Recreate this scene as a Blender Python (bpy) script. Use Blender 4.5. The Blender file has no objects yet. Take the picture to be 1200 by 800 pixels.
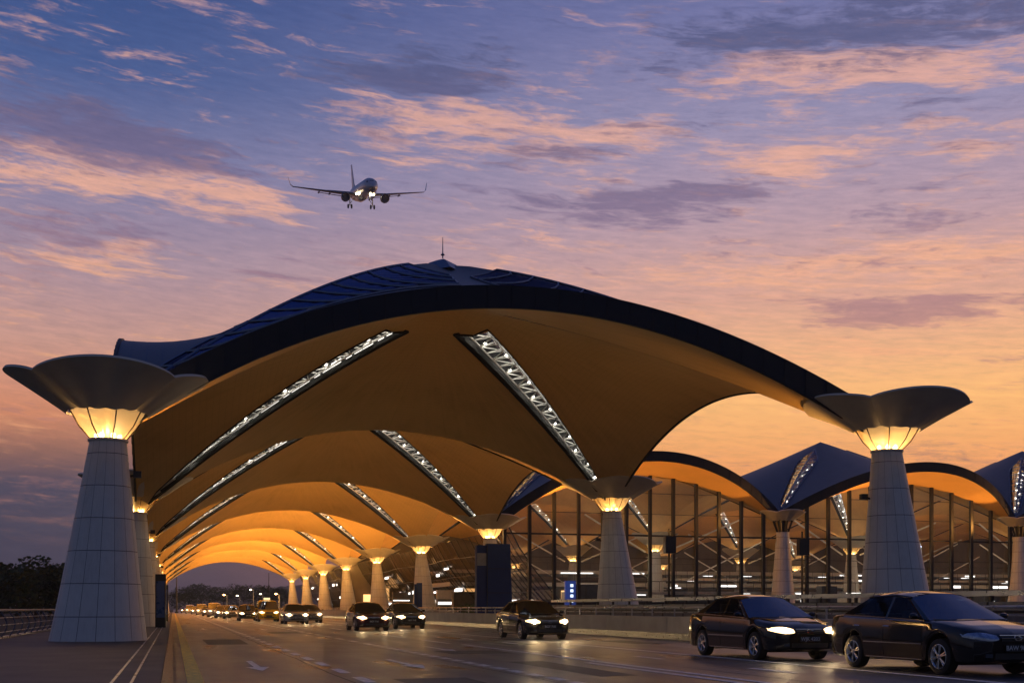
import bpy, math, random
from mathutils import Vector, Matrix
from mathutils.bvhtree import BVHTree
random.seed(7)
R = math.radians
S = bpy.context.scene
COL = S.collection

# ------------------------------------------------------------------ camera
THETA = R(16.26)
EYE = 1.1
cd = bpy.data.cameras.new('camera')
cam = bpy.data.objects.new('camera', cd); COL.objects.link(cam)
cam.location = (0, 0, EYE)
cam.rotation_euler = (R(90), 0, -THETA)
cd.sensor_width = 36; cd.lens = 36*1361/1200
cd.shift_y = 0.26
cd.clip_start = 0.1; cd.clip_end = 12000
S.camera = cam
S.view_settings.view_transform = 'Standard'
S.view_settings.look = 'None'
S.view_settings.exposure = 0.0
S.view_settings.gamma = 1.0
S.cycles.max_bounces = 6
S.cycles.transparent_max_bounces = 16
S.cycles.sample_clamp_indirect = 4.0
S.cycles.sample_clamp_direct = 12.0

def at(x, y, t=None, z=None):
    """a photo pixel (1200 px wide) and a depth along the road -> a point in the place"""
    az = math.atan((x-600)/1361)+THETA
    p = t*math.tan(az)
    d = t*math.cos(THETA)+p*math.sin(THETA)
    return Vector((p, t, EYE+(712-y)*d/1361))

# ------------------------------------------------------------------ node helpers
def lin(c):
    return tuple(((v/255)/12.92 if v/255 <= .04045 else ((v/255+.055)/1.055)**2.4) for v in c)+(1,)

class NT:
    def __init__(s, tree): s.t = tree; s.n = tree.nodes; s.l = tree.links
    def new(s, typ, **kw):
        n = s.n.new(typ)
        for k, v in kw.items(): setattr(n, k, v)
        return n
    def link(s, a, b): s.l.new(a, b)
    def set(s, sock, v):
        if isinstance(v, bpy.types.NodeSocket): s.l.new(v, sock)
        else: sock.default_value = v
    def math(s, op, a, b=None, c=None, clamp=False):
        n = s.new('ShaderNodeMath', operation=op); n.use_clamp = clamp
        s.set(n.inputs[0], a)
        if b is not None: s.set(n.inputs[1], b)
        if c is not None: s.set(n.inputs[2], c)
        return n.outputs[0]
    def comb(s, x, y, z):
        n = s.new('ShaderNodeCombineXYZ'); s.set(n.inputs[0], x); s.set(n.inputs[1], y); s.set(n.inputs[2], z); return n.outputs[0]
    def noise(s, vec, scale=5, detail=4, rough=.5, dist=0):
        n = s.new('ShaderNodeTexNoise'); s.set(n.inputs['Vector'], vec)
        n.inputs['Scale'].default_value = scale; n.inputs['Detail'].default_value = detail
        n.inputs['Roughness'].default_value = rough; n.inputs['Distortion'].default_value = dist
        return n.outputs[0]
    def ramp(s, fac, stops, interp='LINEAR'):
        n = s.new('ShaderNodeValToRGB'); r = n.color_ramp; r.interpolation = interp
        while len(r.elements) > 1: r.elements.remove(r.elements[-1])
        r.elements[0].position = stops[0][0]; r.elements[0].color = stops[0][1]
        for p, c in stops[1:]:
            e = r.elements.new(p); e.color = c
        s.set(n.inputs[0], fac); return n.outputs[0]
    def mix(s, f, a, b, blend='MIX'):
        n = s.new('ShaderNodeMix', data_type='RGBA', blend_type=blend)
        s.set(n.inputs[0], f); s.set(n.inputs[6], a); s.set(n.inputs[7], b); return n.outputs[2]
    def smooth(s, v, a, b):
        n = s.new('ShaderNodeMapRange', interpolation_type='SMOOTHSTEP')
        s.set(n.inputs[0], v); n.inputs[1].default_value = a; n.inputs[2].default_value = b
        n.inputs[3].default_value = 0; n.inputs[4].default_value = 1; return n.outputs[0]

# ------------------------------------------------------------------ world: dusk sky with lit streaks of cloud
W = bpy.data.worlds.new('World'); S.world = W; W.use_nodes = True
g = NT(W.node_tree); g.n.clear()
tc = g.new('ShaderNodeTexCoord')
sp = g.new('ShaderNodeSeparateXYZ'); g.link(tc.outputs['Generated'], sp.inputs[0])
dx, dy, dz = sp.outputs
az = g.math('ARCTAN2', dx, dy)
zz = g.math('MAXIMUM', dz, 0.0)
el = g.math('MULTIPLY', zz, 2.0, clamp=True)
left = g.ramp(el, [(0.0, lin((50, 56, 78))), (.10, lin((56, 60, 84))), (.20, lin((70, 68, 90))), (.25, lin((146, 102, 90))), (.31, lin((214, 140, 104))),
                   (.42, lin((200, 152, 138))), (.55, lin((164, 142, 158))), (.68, lin((122, 124, 162))), (.80, lin((70, 92, 144))), (1.0, lin((38, 68, 126)))])
right = g.ramp(el, [(0.0, lin((150, 110, 120))), (.10, lin((208, 134, 104))), (.22, lin((244, 162, 98))), (.34, lin((255, 190, 118))), (.50, lin((218, 166, 146))),
                    (.62, lin((182, 154, 166))), (.76, lin((148, 142, 174))), (.90, lin((112, 116, 162))), (1.0, lin((92, 102, 152)))])
sidef = g.smooth(az, R(-4), R(28))
base0 = g.mix(sidef, left, right)
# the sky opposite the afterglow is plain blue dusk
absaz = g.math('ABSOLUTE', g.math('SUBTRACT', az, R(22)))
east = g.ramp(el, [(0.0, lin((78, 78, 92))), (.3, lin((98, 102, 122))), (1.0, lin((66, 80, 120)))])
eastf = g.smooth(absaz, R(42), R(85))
zen = g.smooth(dz, .55, .85)
# cloud layers: long streaks, a little tilted
elev = g.math('ARCSINE', zz)
u = g.math('MULTIPLY', az, 6.0)
v = g.math('ADD', g.math('MULTIPLY', elev, 27.0), g.math('MULTIPLY', az, 2.4))
vec = g.comb(u, v, 3.7)
warp = g.noise(vec, 1.1, 4, .55)
wc = g.math('SUBTRACT', warp, .5)
vec2 = g.comb(g.math('ADD', u, g.math('MULTIPLY', warp, 1.2)), g.math('ADD', v, g.math('MULTIPLY', warp, 2.6)), 1.3)
n1 = g.noise(vec2, 1.5, 8, .64, .2)
n2 = g.noise(g.comb(g.math('MULTIPLY', u, 2.2), g.math('MULTIPLY', v, 2.6), 9.2), 1.6, 8, .7, .5)
n3 = g.noise(g.comb(g.math('MULTIPLY', u, 1.2), g.math('MULTIPLY', v, 4.0), 4.2), 1.5, 6, .65, .3)
n4 = g.noise(g.comb(g.math('MULTIPLY', u, 2.6), g.math('ADD', g.math('MULTIPLY', v, 5.2), g.math('MULTIPLY', warp, 3)), 33.0), 1.4, 7, .7, .4)
rip = g.math('MULTIPLY', g.math('SUBTRACT', n4, .5), .30)
cov = g.math('ADD', rip, g.math('ADD', g.math('MULTIPLY', n1, .5), g.math('ADD', g.math('MULTIPLY', n2, .28), g.math('MULTIPLY', n3, .22))))
n3d = g.math('ADD', g.math('MULTIPLY', g.noise(g.comb(g.math('MULTIPLY', u, .9), g.math('ADD', g.math('MULTIPLY', v, 1.5), g.math('MULTIPLY', warp, 2.2)), 21.0), 1.5, 8, .68, .3), .6), g.math('ADD', rip, g.math('MULTIPLY', n2, .4)))
def dirn_of(x, y):
    return math.atan((x-600)/1361)+THETA, math.atan((712-y)/math.hypot(1361, x-600))
def bank(x, y, rx, ry, amp, tilt=0.0):
    a0, e0 = dirn_of(x, y)
    da = g.math('ADD', g.math('SUBTRACT', az, a0), g.math('MULTIPLY', wc, .22))
    de = g.math('ADD', g.math('SUBTRACT', elev, e0), g.math('ADD', g.math('MULTIPLY', wc, .05), g.math('MULTIPLY', da, tilt)))
    d2 = g.math('ADD', g.math('POWER', g.math('ABSOLUTE', g.math('DIVIDE', da, rx/1361)), 2.0), g.math('POWER', g.math('ABSOLUTE', g.math('DIVIDE', de, ry/1361)), 2.0))
    return g.math('MULTIPLY', g.math('SUBTRACT', 1.0, d2, clamp=True), amp)
def total(l):
    t_ = l[0]
    for q_ in l[1:]: t_ = g.math('ADD', t_, q_)
    return t_
warmb = total([bank(130, 205, 240, 42, .16), bank(640, 160, 200, 34, .14), bank(1010, 82, 270, 30, .17, .03), bank(1000, 310, 330, 40, .12), bank(470, 128, 170, 22, .10), bank(60, 295, 200, 34, .08), bank(1000, 178, 240, 30, .10), bank(860, 420, 300, 28, .08)])
darkb = total([bank(110, 165, 230, 34, .20), bank(490, 84, 170, 34, .17), bank(1020, 38, 320, 46, .20), bank(750, 240, 190, 32, .15), bank(60, 275, 160, 28, .12), bank(1090, 362, 170, 18, .14), bank(620, 190, 120, 18, .10), bank(20, 575, 160, 14, .12), bank(860, 225, 120, 18, .08)])
mask = g.smooth(g.math('ADD', cov, g.math('MULTIPLY', warmb, .95)), .51, .675)
core = g.smooth(g.math('ADD', n3d, g.math('MULTIPLY', darkb, 1.0)), .53, .69)
lowfade = g.smooth(zz, .04, .13)
warm = g.ramp(el, [(0.0, lin((200, 120, 90))), (.35, lin((244, 176, 126))), (.6, lin((240, 178, 146))), (.82, lin((224, 170, 152))), (1.0, lin((186, 152, 160)))])
dark = g.ramp(el, [(0.0, lin((84, 70, 92))), (.28, lin((176, 122, 112))), (.45, lin((176, 128, 130))), (.6, lin((126, 108, 138))), (.85, lin((78, 84, 124))), (1.0, lin((64, 74, 116)))])
c1 = g.mix(g.math('MULTIPLY', g.math('MULTIPLY', mask, .80), lowfade), base0, warm)
c2 = g.mix(g.math('MULTIPLY', g.math('MULTIPLY', core, .78), lowfade), c1, dark)
fine = g.noise(g.comb(g.math('MULTIPLY', u, 3), g.math('MULTIPLY', v, 4.5), 0), 2.0, 7, .72)
c2b = g.mix(.42, c2, g.mix(1.0, c2, g.ramp(fine, [(0.25, (.5, .58, .72, 1)), (.75, (1.45, 1.3, 1.2, 1))]), 'MULTIPLY'))
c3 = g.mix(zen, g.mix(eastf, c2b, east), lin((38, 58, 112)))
sky = g.new('ShaderNodeTexSky', sky_type='NISHITA'); sky.sun_disc = False
sky.sun_elevation = R(1.0); sky.sun_rotation = R(52)
skys = g.new('ShaderNodeVectorMath', operation='SCALE'); g.link(sky.outputs[0], skys.inputs[0]); skys.inputs['Scale'].default_value = 0.01
fin = g.mix(1.0, c3, skys.outputs[0], 'ADD')
grd = g.mix(g.smooth(dz, -.02, .0), (.02, .02, .03, 1), fin)
bg = g.new('ShaderNodeBackground'); g.link(grd, bg.inputs[0]); bg.inputs[1].default_value = 1.04
wo = g.new('ShaderNodeOutputWorld'); g.link(bg.outputs[0], wo.inputs[0])

sd = bpy.data.lights.new('sun', 'SUN'); sd.energy = 0.12; sd.angle = R(12); sd.color = (1, .72, .5)
so = bpy.data.objects.new('sun', sd); COL.objects.link(so)
sdir = Vector((math.sin(R(52))*math.cos(R(3)), math.cos(R(52))*math.cos(R(3)), math.sin(R(3))))
so.rotation_euler = (-sdir).to_track_quat('-Z', 'Y').to_euler(); so.location = (0, -5, 30)

# ------------------------------------------------------------------ materials
def newmat(name):
    m = bpy.data.materials.new(name); m.use_nodes = True; m.node_tree.nodes.clear()
    k = NT(m.node_tree); return m, k
def pbr(name, col, rough=.6, metal=0.0, var=.12, scale=3.0, bump=0.0, bscale=20, spec=.5, coat=0.0, rvar=.08, aniso=(1, 1, 1)):
    m, k = newmat(name)
    o = k.new('ShaderNodeOutputMaterial'); b = k.new('ShaderNodeBsdfPrincipled'); k.link(b.outputs[0], o.inputs[0])
    tcn = k.new('ShaderNodeTexCoord'); mp = k.new('ShaderNodeMapping'); mp.inputs['Scale'].default_value = aniso
    k.link(tcn.outputs['Object'], mp.inputs[0])
    n = k.noise(mp.outputs[0], scale, 5, .6)
    c = (*col, 1)
    d = tuple(max(0, x*(1-var*2)) for x in col)+(1,); l = tuple(min(1, x*(1+var*2)) for x in col)+(1,)
    k.link(k.ramp(n, [(.25, d), (.5, c), (.75, l)]), b.inputs['Base Color'])
    k.link(k.math('ADD', k.math('MULTIPLY', k.math('SUBTRACT', n, .5), rvar*4), rough, clamp=True), b.inputs['Roughness'])
    b.inputs['Metallic'].default_value = metal
    b.inputs['Specular IOR Level'].default_value = spec
    b.inputs['Coat Weight'].default_value = coat; b.inputs['Coat Roughness'].default_value = .04
    if bump:
        bn = k.new('ShaderNodeBump'); bn.inputs['Strength'].default_value = bump; bn.inputs['Distance'].default_value = .02
        k.link(k.noise(mp.outputs[0], bscale, 4, .6), bn.inputs['Height']); k.link(bn.outputs[0], b.inputs['Normal'])
    return m
def emit(name, col, st, base=(.8, .8, .8)):
    m, k = newmat(name)
    o = k.new('ShaderNodeOutputMaterial'); b = k.new('ShaderNodeBsdfPrincipled'); k.link(b.outputs[0], o.inputs[0])
    b.inputs['Base Color'].default_value = (*base, 1); b.inputs['Roughness'].default_value = .3
    b.inputs['Emission Color'].default_value = (*col, 1); b.inputs['Emission Strength'].default_value = st
    return m
def glassy(name, tint, trans=.8, rough=.03, gl=(1, 1, 1)):
    m, k = newmat(name)
    o = k.new('ShaderNodeOutputMaterial')
    t = k.new('ShaderNodeBsdfTransparent'); t.inputs[0].default_value = (*[trans*x for x in tint], 1)
    gsy = k.new('ShaderNodeBsdfGlossy'); gsy.inputs[0].default_value = (*gl, 1); gsy.inputs['Roughness'].default_value = rough
    fr = k.new('ShaderNodeFresnel'); fr.inputs[0].default_value = 1.45
    f = k.math('ADD', k.math('MULTIPLY', fr.outputs[0], .9), .02, clamp=True)
    mx = k.new('ShaderNodeMixShader'); k.link(f, mx.inputs[0]); k.link(t.outputs[0], mx.inputs[1]); k.link(gsy.outputs[0], mx.inputs[2])
    k.link(mx.outputs[0], o.inputs[0]); return m
M = {}
def soffit(name, col):
    m, k = newmat(name)
    o = k.new('ShaderNodeOutputMaterial'); b = k.new('ShaderNodeBsdfPrincipled'); k.link(b.outputs[0], o.inputs[0])
    uv = k.new('ShaderNodeUVMap'); uv.uv_map = 'uv'; sx = k.new('ShaderNodeSeparateXYZ'); k.link(uv.outputs[0], sx.inputs[0])
    tcn = k.new('ShaderNodeTexCoord')
    n = k.noise(tcn.outputs['Object'], .22, 6, .62); n2 = k.noise(k.comb(k.math('MULTIPLY', sx.outputs[0], 30), k.math('MULTIPLY', sx.outputs[1], 3), 0), 1.5, 4, .6)
    f = k.math('ADD', k.math('MULTIPLY', n, .6), k.math('MULTIPLY', n2, .4))
    st = k.math('MAXIMUM', k.math('GREATER_THAN', k.math('FRACT', k.math('MULTIPLY', sx.outputs[1], 44)), .93), k.math('MULTIPLY', k.math('GREATER_THAN', k.math('FRACT', k.math('MULTIPLY', sx.outputs[0], 8)), .988), 1))
    base = k.ramp(f, [(.30, tuple(x*.78 for x in col)+(1,)), (.5, (*col, 1)), (.72, tuple(min(1, x*1.12) for x in col)+(1,))])
    k.link(k.mix(k.math('MULTIPLY', st, .16), base, (.1, .07, .04, 1)), b.inputs['Base Color'])
    b.inputs['Roughness'].default_value = .72; b.inputs['Specular IOR Level'].default_value = .25
    return m
M['shell'] = soffit('soffit_strips', (.60, .40, .17))
M['shell_warm'] = soffit('soffit_strips_terminal', (.66, .40, .15))
M['fascia'] = pbr('navy_fascia_metal', (.008, .010, .017), .55, .0, var=.1, scale=.6, spec=.25)
M['frame'] = pbr('dark_frame_metal', (.012, .012, .014), .4, .4, var=.1)
M['white'] = pbr('white_painted_steel', (.75, .75, .72), .35, var=.05)
M['steel'] = pbr('galvanised_steel', (.35, .36, .38), .3, .8, var=.08)
M['granite'] = pbr('dark_granite', (.045, .042, .045), .3, var=.25, scale=14, bump=.1)
M['concrete'] = pbr('concrete', (.32, .29, .26), .7, var=.12, scale=1.2, bump=.2, bscale=12)
M['wellblack'] = pbr('matt_black_lining', (.006, .006, .006), .8)

def roofmat():
    m, k = newmat('blue_standing_seam_roof')
    o = k.new('ShaderNodeOutputMaterial'); b = k.new('ShaderNodeBsdfPrincipled'); k.link(b.outputs[0], o.inputs[0])
    uv = k.new('ShaderNodeUVMap'); uv.uv_map = 'uv'
    s = k.new('ShaderNodeSeparateXYZ'); k.link(uv.outputs[0], s.inputs[0])
    fx = k.math('FRACT', k.math('MULTIPLY', s.outputs[1], 26))
    line = k.math('LESS_THAN', fx, .09)
    n = k.noise(uv.outputs[0], 9, 5, .6)
    c = k.mix(line, k.ramp(n, [(.3, (.040, .048, .066, 1)), (.7, (.062, .070, .090, 1))]), (.03, .045, .08, 1))
    k.link(c, b.inputs['Base Color']); b.inputs['Roughness'].default_value = .5; b.inputs['Metallic'].default_value = .0
    bn = k.new('ShaderNodeBump'); bn.inputs['Strength'].default_value = .4; bn.inputs['Distance'].default_value = .05
    k.link(line, bn.inputs['Height']); k.link(bn.outputs[0], b.inputs['Normal'])
    return m
M['roof'] = roofmat()

def panel_stone():
    """panelled column cladding: joints by height and by angle round the column's own axis"""
    m, k = newmat('panelled_column_cladding')
    o = k.new('ShaderNodeOutputMaterial'); b = k.new('ShaderNodeBsdfPrincipled'); k.link(b.outputs[0], o.inputs[0])
    uv = k.new('ShaderNodeUVMap'); uv.uv_map = 'uv'
    s = k.new('ShaderNodeSeparateXYZ'); k.link(uv.outputs[0], s.inputs[0])
    a = k.math('MULTIPLY', s.outputs[0], 16); h = k.math('DIVIDE', s.outputs[1], .98)
    fa = k.math('ABSOLUTE', k.math('SUBTRACT', k.math('FRACT', a), .5)); fh = k.math('ABSOLUTE', k.math('SUBTRACT', k.math('FRACT', h), .5))
    j = k.math('MAXIMUM', k.math('GREATER_THAN', fa, .484), k.math('GREATER_THAN', fh, .488))
    cell = k.new('ShaderNodeTexWhiteNoise', noise_dimensions='2D'); k.link(k.comb(k.math('FLOOR', a), k.math('FLOOR', h), 0), cell.inputs[0])
    tcn = k.new('ShaderNodeTexCoord')
    n = k.noise(tcn.outputs['Object'], 2.5, 6, .65)
    n2 = k.noise(k.comb(k.math('MULTIPLY', s.outputs[0], 60), k.math('MULTIPLY', s.outputs[1], 1.2), 0), 2.0, 4, .6)
    val = k.math('ADD', k.math('ADD', k.math('MULTIPLY', cell.outputs[0], .10), k.math('MULTIPLY', n, .22)), k.math('MULTIPLY', n2, .24))
    c = k.ramp(val, [(.08, (.34, .33, .315, 1)), (.24, (.50, .49, .47, 1)), (.42, (.60, .59, .565, 1))])
    k.link(k.mix(j, c, (.11, .11, .115, 1)), b.inputs['Base Color'])
    b.inputs['Roughness'].default_value = .55
    bn = k.new('ShaderNodeBump'); bn.inputs['Strength'].default_value = .6; bn.inputs['Distance'].default_value = .02; bn.invert = True
    k.link(j, bn.inputs['Height']); k.link(bn.outputs[0], b.inputs['Normal'])
    return m
M['col'] = panel_stone()
M['cup'] = pbr('pale_cup_panels', (.50, .46, .38), .6, var=.08, scale=1.0)

def pane():
    m, k = newmat('lantern_glass')
    o = k.new('ShaderNodeOutputMaterial')
    t = k.new('ShaderNodeBsdfTranslucent'); t.inputs[0].default_value = (1, .78, .42, 1)
    d = k.new('ShaderNodeBsdfTransparent'); d.inputs[0].default_value = (1, .85, .6, 1)
    mx = k.new('ShaderNodeMixShader'); mx.inputs[0].default_value = .5
    k.link(t.outputs[0], mx.inputs[1]); k.link(d.outputs[0], mx.inputs[2]); k.link(mx.outputs[0], o.inputs[0]); return m
M['lantern'] = pane()
M['bulb'] = emit('lantern_bulb', (1, .62, .24), 40)
M['slotlamp'] = emit('white_slot_lamp', (1, .93, .80), 150)
M['skyglass'] = glassy('skylight_glass', (.5, .62, .9), .22, .12, (.10, .14, .28))
M['slotglow'] = emit('white_slot_glow', (1, .95, .86), 1.3)  # emission standing in for lamplight on the slot lining, not a fitting
M['wallglass'] = glassy('terminal_wall_glass', (.92, .96, 1), .9)

def roadmat():
    m, k = newmat('asphalt')
    o = k.new('ShaderNodeOutputMaterial'); b = k.new('ShaderNodeBsdfPrincipled'); k.link(b.outputs[0], o.inputs[0])
    tcn = k.new('ShaderNodeTexCoord'); ob = tcn.outputs['Object']
    mp = k.new('ShaderNodeMapping'); mp.inputs['Scale'].default_value = (1, .12, 1); k.link(ob, mp.inputs[0])
    big = k.noise(mp.outputs[0], .9, 5, .6); mid = k.noise(ob, .35, 6, .62); fine = k.noise(ob, 60, 3, .7)
    # worn wheel tracks run along the road
    s = k.new('ShaderNodeSeparateXYZ'); k.link(ob, s.inputs[0])
    tr = k.math('SINE', k.math('MULTIPLY', s.outputs[0], 2*math.pi/1.45))
    f = k.math('ADD', k.math('MULTIPLY', big, .45), k.math('ADD', k.math('MULTIPLY', mid, .35), k.math('ADD', k.math('MULTIPLY', fine, .2), k.math('MULTIPLY', tr, .025))))
    k.link(k.ramp(f, [(.3, (.024, .027, .036, 1)), (.5, (.046, .049, .060, 1)), (.7, (.080, .082, .092, 1))]), b.inputs['Base Color'])
    k.link(k.ramp(f, [(.36, (.22, .22, .22, 1)), (.60, (.44, .44, .44, 1))]), b.inputs['Roughness'])
    b.inputs['Specular IOR Level'].default_value = .45
    bn = k.new('ShaderNodeBump'); bn.inputs['Strength'].default_value = .35; bn.inputs['Distance'].default_value = .008
    k.link(k.math('ADD', fine, k.math('MULTIPLY', mid, .8)), bn.inputs['Height']); k.link(bn.outputs[0], b.inputs['Normal'])
    return m
M['road'] = roadmat()
def paint(name, c1, wear=.5):
    m, k = newmat(name)
    o = k.new('ShaderNodeOutputMaterial'); b = k.new('ShaderNodeBsdfPrincipled')
    tcn = k.new('ShaderNodeTexCoord'); n = k.noise(tcn.outputs['Object'], 7, 6, .7)
    k.link(k.ramp(n, [(.35, tuple(x*.45 for x in c1)+(1,)), (.6, (*c1, 1))]), b.inputs['Base Color']); b.inputs['Roughness'].default_value = .5
    t = k.new('ShaderNodeBsdfTransparent'); mx = k.new('ShaderNodeMixShader')
    k.link(k.smooth(k.noise(tcn.outputs['Object'], 11, 5, .75), wear-.16, wear-.04), mx.inputs[0])
    k.link(t.outputs[0], mx.inputs[1]); k.link(b.outputs[0], mx.inputs[2]); k.link(mx.outputs[0], o.inputs[0]); return m
M['mark'] = paint('worn_white_road_paint', (.85, .85, .83), .36)
M['markyel'] = paint('worn_yellow_road_paint', (.90, .58, .06), .33)
def paving():
    m, k = newmat('dark_paving')
    o = k.new('ShaderNodeOutputMaterial'); b = k.new('ShaderNodeBsdfPrincipled'); k.link(b.outputs[0], o.inputs[0])
    tcn = k.new('ShaderNodeTexCoord'); ob = tcn.outputs['Object']
    br = k.new('ShaderNodeTexBrick'); k.link(ob, br.inputs[0]); br.inputs['Scale'].default_value = 1.6
    br.inputs['Color1'].default_value = (.05, .043, .036, 1); br.inputs['Color2'].default_value = (.07, .06, .05, 1); br.inputs['Mortar'].default_value = (.02, .018, .016, 1)
    br.inputs['Mortar Size'].default_value = .012
    n = k.noise(ob, .8, 6, .65)
    k.link(k.mix(.6, br.outputs[0], k.ramp(n, [(.3, (.02, .017, .014, 1)), (.7, (.10, .085, .07, 1))]), 'MIX'), b.inputs['Base Color'])
    b.inputs['Roughness'].default_value = .7
    return m
M['pave'] = paving()
M['ground'] = pbr('dark_grass_ground', (.030, .034, .024), .9, var=.3, scale=.2, bump=.5, bscale=3, spec=.2)
def leafmat(name, a, b_):
    m, k = newmat(name)
    o = k.new('ShaderNodeOutputMaterial'); b = k.new('ShaderNodeBsdfPrincipled'); k.link(b.outputs[0], o.inputs[0])
    tcn = k.new('ShaderNodeTexCoord'); n = k.noise(tcn.outputs['Object'], .9, 4, .7)
    k.link(k.ramp(n, [(.3, (*a, 1)), (.7, (*b_, 1))]), b.inputs['Base Color']); b.inputs['Roughness'].default_value = .75
    b.inputs['Specular IOR Level'].default_value = .2
    return m
M['leaf'] = leafmat('dark_foliage', (.012, .022, .010), (.045, .07, .03))
M['bark'] = pbr('bark', (.05, .04, .03), .9, var=.3, scale=4)
M['hill'] = leafmat('wooded_hill', (.02, .035, .03), (.05, .07, .05))

# ------------------------------------------------------------------ mesh helpers
class MB:
    def __init__(s): s.v = []; s.f = []; s.uv = {}; s.mi = []; s.cur = 0
    def vert(s, p): s.v.append(tuple(p)); return len(s.v)-1
    def face(s, idx, uv=None):
        s.f.append(tuple(idx)); s.mi.append(s.cur)
        if uv: s.uv[len(s.f)-1] = uv
    def quad(s, a, b, c, d, uv=None): s.face([s.vert(a), s.vert(b), s.vert(c), s.vert(d)], uv)
    def grid(s, pts, uvs=None, flip=False):
        """pts[i][j]"""
        n, m = len(pts), len(pts[0]); base = len(s.v)
        for r in pts:
            for p in r: s.v.append(tuple(p))
        for i in range(n-1):
            for j in range(m-1):
                q = [base+i*m+j, base+i*m+j+1, base+(i+1)*m+j+1, base+(i+1)*m+j]
                u = [uvs[i][j], uvs[i][j+1], uvs[i+1][j+1], uvs[i+1][j]] if uvs else None
                if flip: q.reverse(); u = u[::-1] if u else None
                s.face(q, u)
    def box(s, x0, x1, y0, y1, z0, z1):
        b = len(s.v)
        for z in (z0, z1):
            for x, y in ((x0, y0), (x1, y0), (x1, y1), (x0, y1)): s.v.append((x, y, z))
        for q in ((0, 3, 2, 1), (4, 5, 6, 7), (0, 1, 5, 4), (1, 2, 6, 5), (2, 3, 7, 6), (3, 0, 4, 7)): s.face([b+i for i in q])
    def tube(s, p, q, r, n=6, r2=None, cap=True):
        p = Vector(p); q = Vector(q); d = q-p
        if d.length < 1e-6: return
        a = d.orthogonal().normalized(); b_ = d.normalized().cross(a); r2 = r if r2 is None else r2
        base = len(s.v)
        for c, rr in ((p, r), (q, r2)):
            for i in range(n):
                t = 2*math.pi*i/n; s.v.append(tuple(c+(a*math.cos(t)+b_*math.sin(t))*rr))
        for i in range(n): s.face([base+i, base+(i+1) % n, base+n+(i+1) % n, base+n+i])
        if cap:
            s.face([base+i for i in range(n)][::-1]); s.face([base+n+i for i in range(n)])
    def poly(s, pts, r, n=6):
        for a, b_ in zip(pts, pts[1:]): s.tube(a, b_, r, n)
    def lathe(s, prof, n=24, axis='z', o=(0, 0, 0), capb=False, capt=False):
        base = len(s.v); o = Vector(o)
        for r, h in prof:
            for i in range(n):
                t = 2*math.pi*i/n
                if axis == 'z': p = (r*math.cos(t), r*math.sin(t), h)
                elif axis == 'x': p = (h, r*math.cos(t), r*math.sin(t))
                else: p = (r*math.cos(t), h, r*math.sin(t))
                s.v.append(tuple(o+Vector(p)))
        k = len(prof)
        for j in range(k-1):
            for i in range(n):
                s.face([base+j*n+i, base+j*n+(i+1) % n, base+(j+1)*n+(i+1) % n, base+(j+1)*n+i])
        if capb: s.face([base+i for i in range(n)][::-1])
        if capt: s.face([base+(k-1)*n+i for i in range(n)])
    def build(s, name, mat, parent=None, smooth=False, loc=(0, 0, 0)):
        me = bpy.data.meshes.new(name); me.from_pydata(s.v, [], s.f); me.update()
        for mm in (mat if isinstance(mat, (list, tuple)) else [mat]): me.materials.append(mm)
        if s.uv:
            l = me.uv_layers.new(name='uv')
            for fi, uv in s.uv.items():
                st = me.polygons[fi].loop_start
                for i, c in enumerate(uv): l.data[st+i].uv = c
        for i, p in enumerate(me.polygons):
            p.use_smooth = bool(smooth); p.material_index = s.mi[i]
        if smooth and smooth is not True: me.set_sharp_from_angle(angle=R(smooth))
        o = bpy.data.objects.new(name, me); COL.objects.link(o); o.parent = parent; o.location = loc
        return o
def empty(name, label, cat, loc=(0, 0, 0), rz=0, group=None):
    o = bpy.data.objects.new(name, None); COL.objects.link(o); o.location = loc; o.rotation_euler = (0, 0, rz); o.empty_display_size = .3
    tag(o, label, cat, group); return o
def tag(o, label, cat, group=None):
    o['label'] = label; o['category'] = cat
    if group: o['group'] = group
    return o
def struct(o): o['kind'] = 'structure'; return o
def stuff(o, label, cat): o['kind'] = 'stuff'; o['label'] = label; o['category'] = cat; return o
def copy_tree(o, parent=None):
    c = o.copy(); COL.objects.link(c); c.parent = parent
    for ch in list(o.children): copy_tree(ch, c)
    return c
def point(name, loc, e, col, rad=.1, parent=None):
    l = bpy.data.lights.new(name, 'POINT'); l.energy = e; l.color = col; l.shadow_soft_size = rad
    o = bpy.data.objects.new(name, l); COL.objects.link(o); o.location = loc; o.parent = parent; return o
def spot(name, loc, to, e, col, ang=90, blend=.6, rad=.1, parent=None):
    l = bpy.data.lights.new(name, 'SPOT'); l.energy = e; l.color = col; l.spot_size = R(ang); l.spot_blend = blend; l.shadow_soft_size = rad
    o = bpy.data.objects.new(name, l); COL.objects.link(o); o.location = loc; o.parent = parent
    o.rotation_euler = (Vector(to)-Vector(loc)).to_track_quat('-Z', 'Y').to_euler(); return o

# ================================================================== SETTING
b = MB(); b.quad((-590, -25, -.05), (850, -25, -.05), (850, 1440, -.05), (-590, 1440, -.05)); struct(b.build('ground', M['ground']))
b = MB(); b.quad((0.0, -20, 0), (16.8, -20, 0), (16.8, 900, 0), (0.0, 900, 0)); struct(b.build('road', M['road']))
b = MB()
b.box(-5.6, -.16, -20, 300, -.1, .12)
struct(b.build('pavement', M['pave']))
b = MB(); y = -20
while y < 300:
    b.box(-.15, 0.0, y, y+1.19, -.1, .145); y += 1.2
struct(b.build('kerb', M['granite']))
b = MB()
for p in (-.78, -.53): b.box(p-.018, p+.018, -20, 260, .115, .127)
struct(b.build('pavement_drain', M['steel']))
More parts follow.
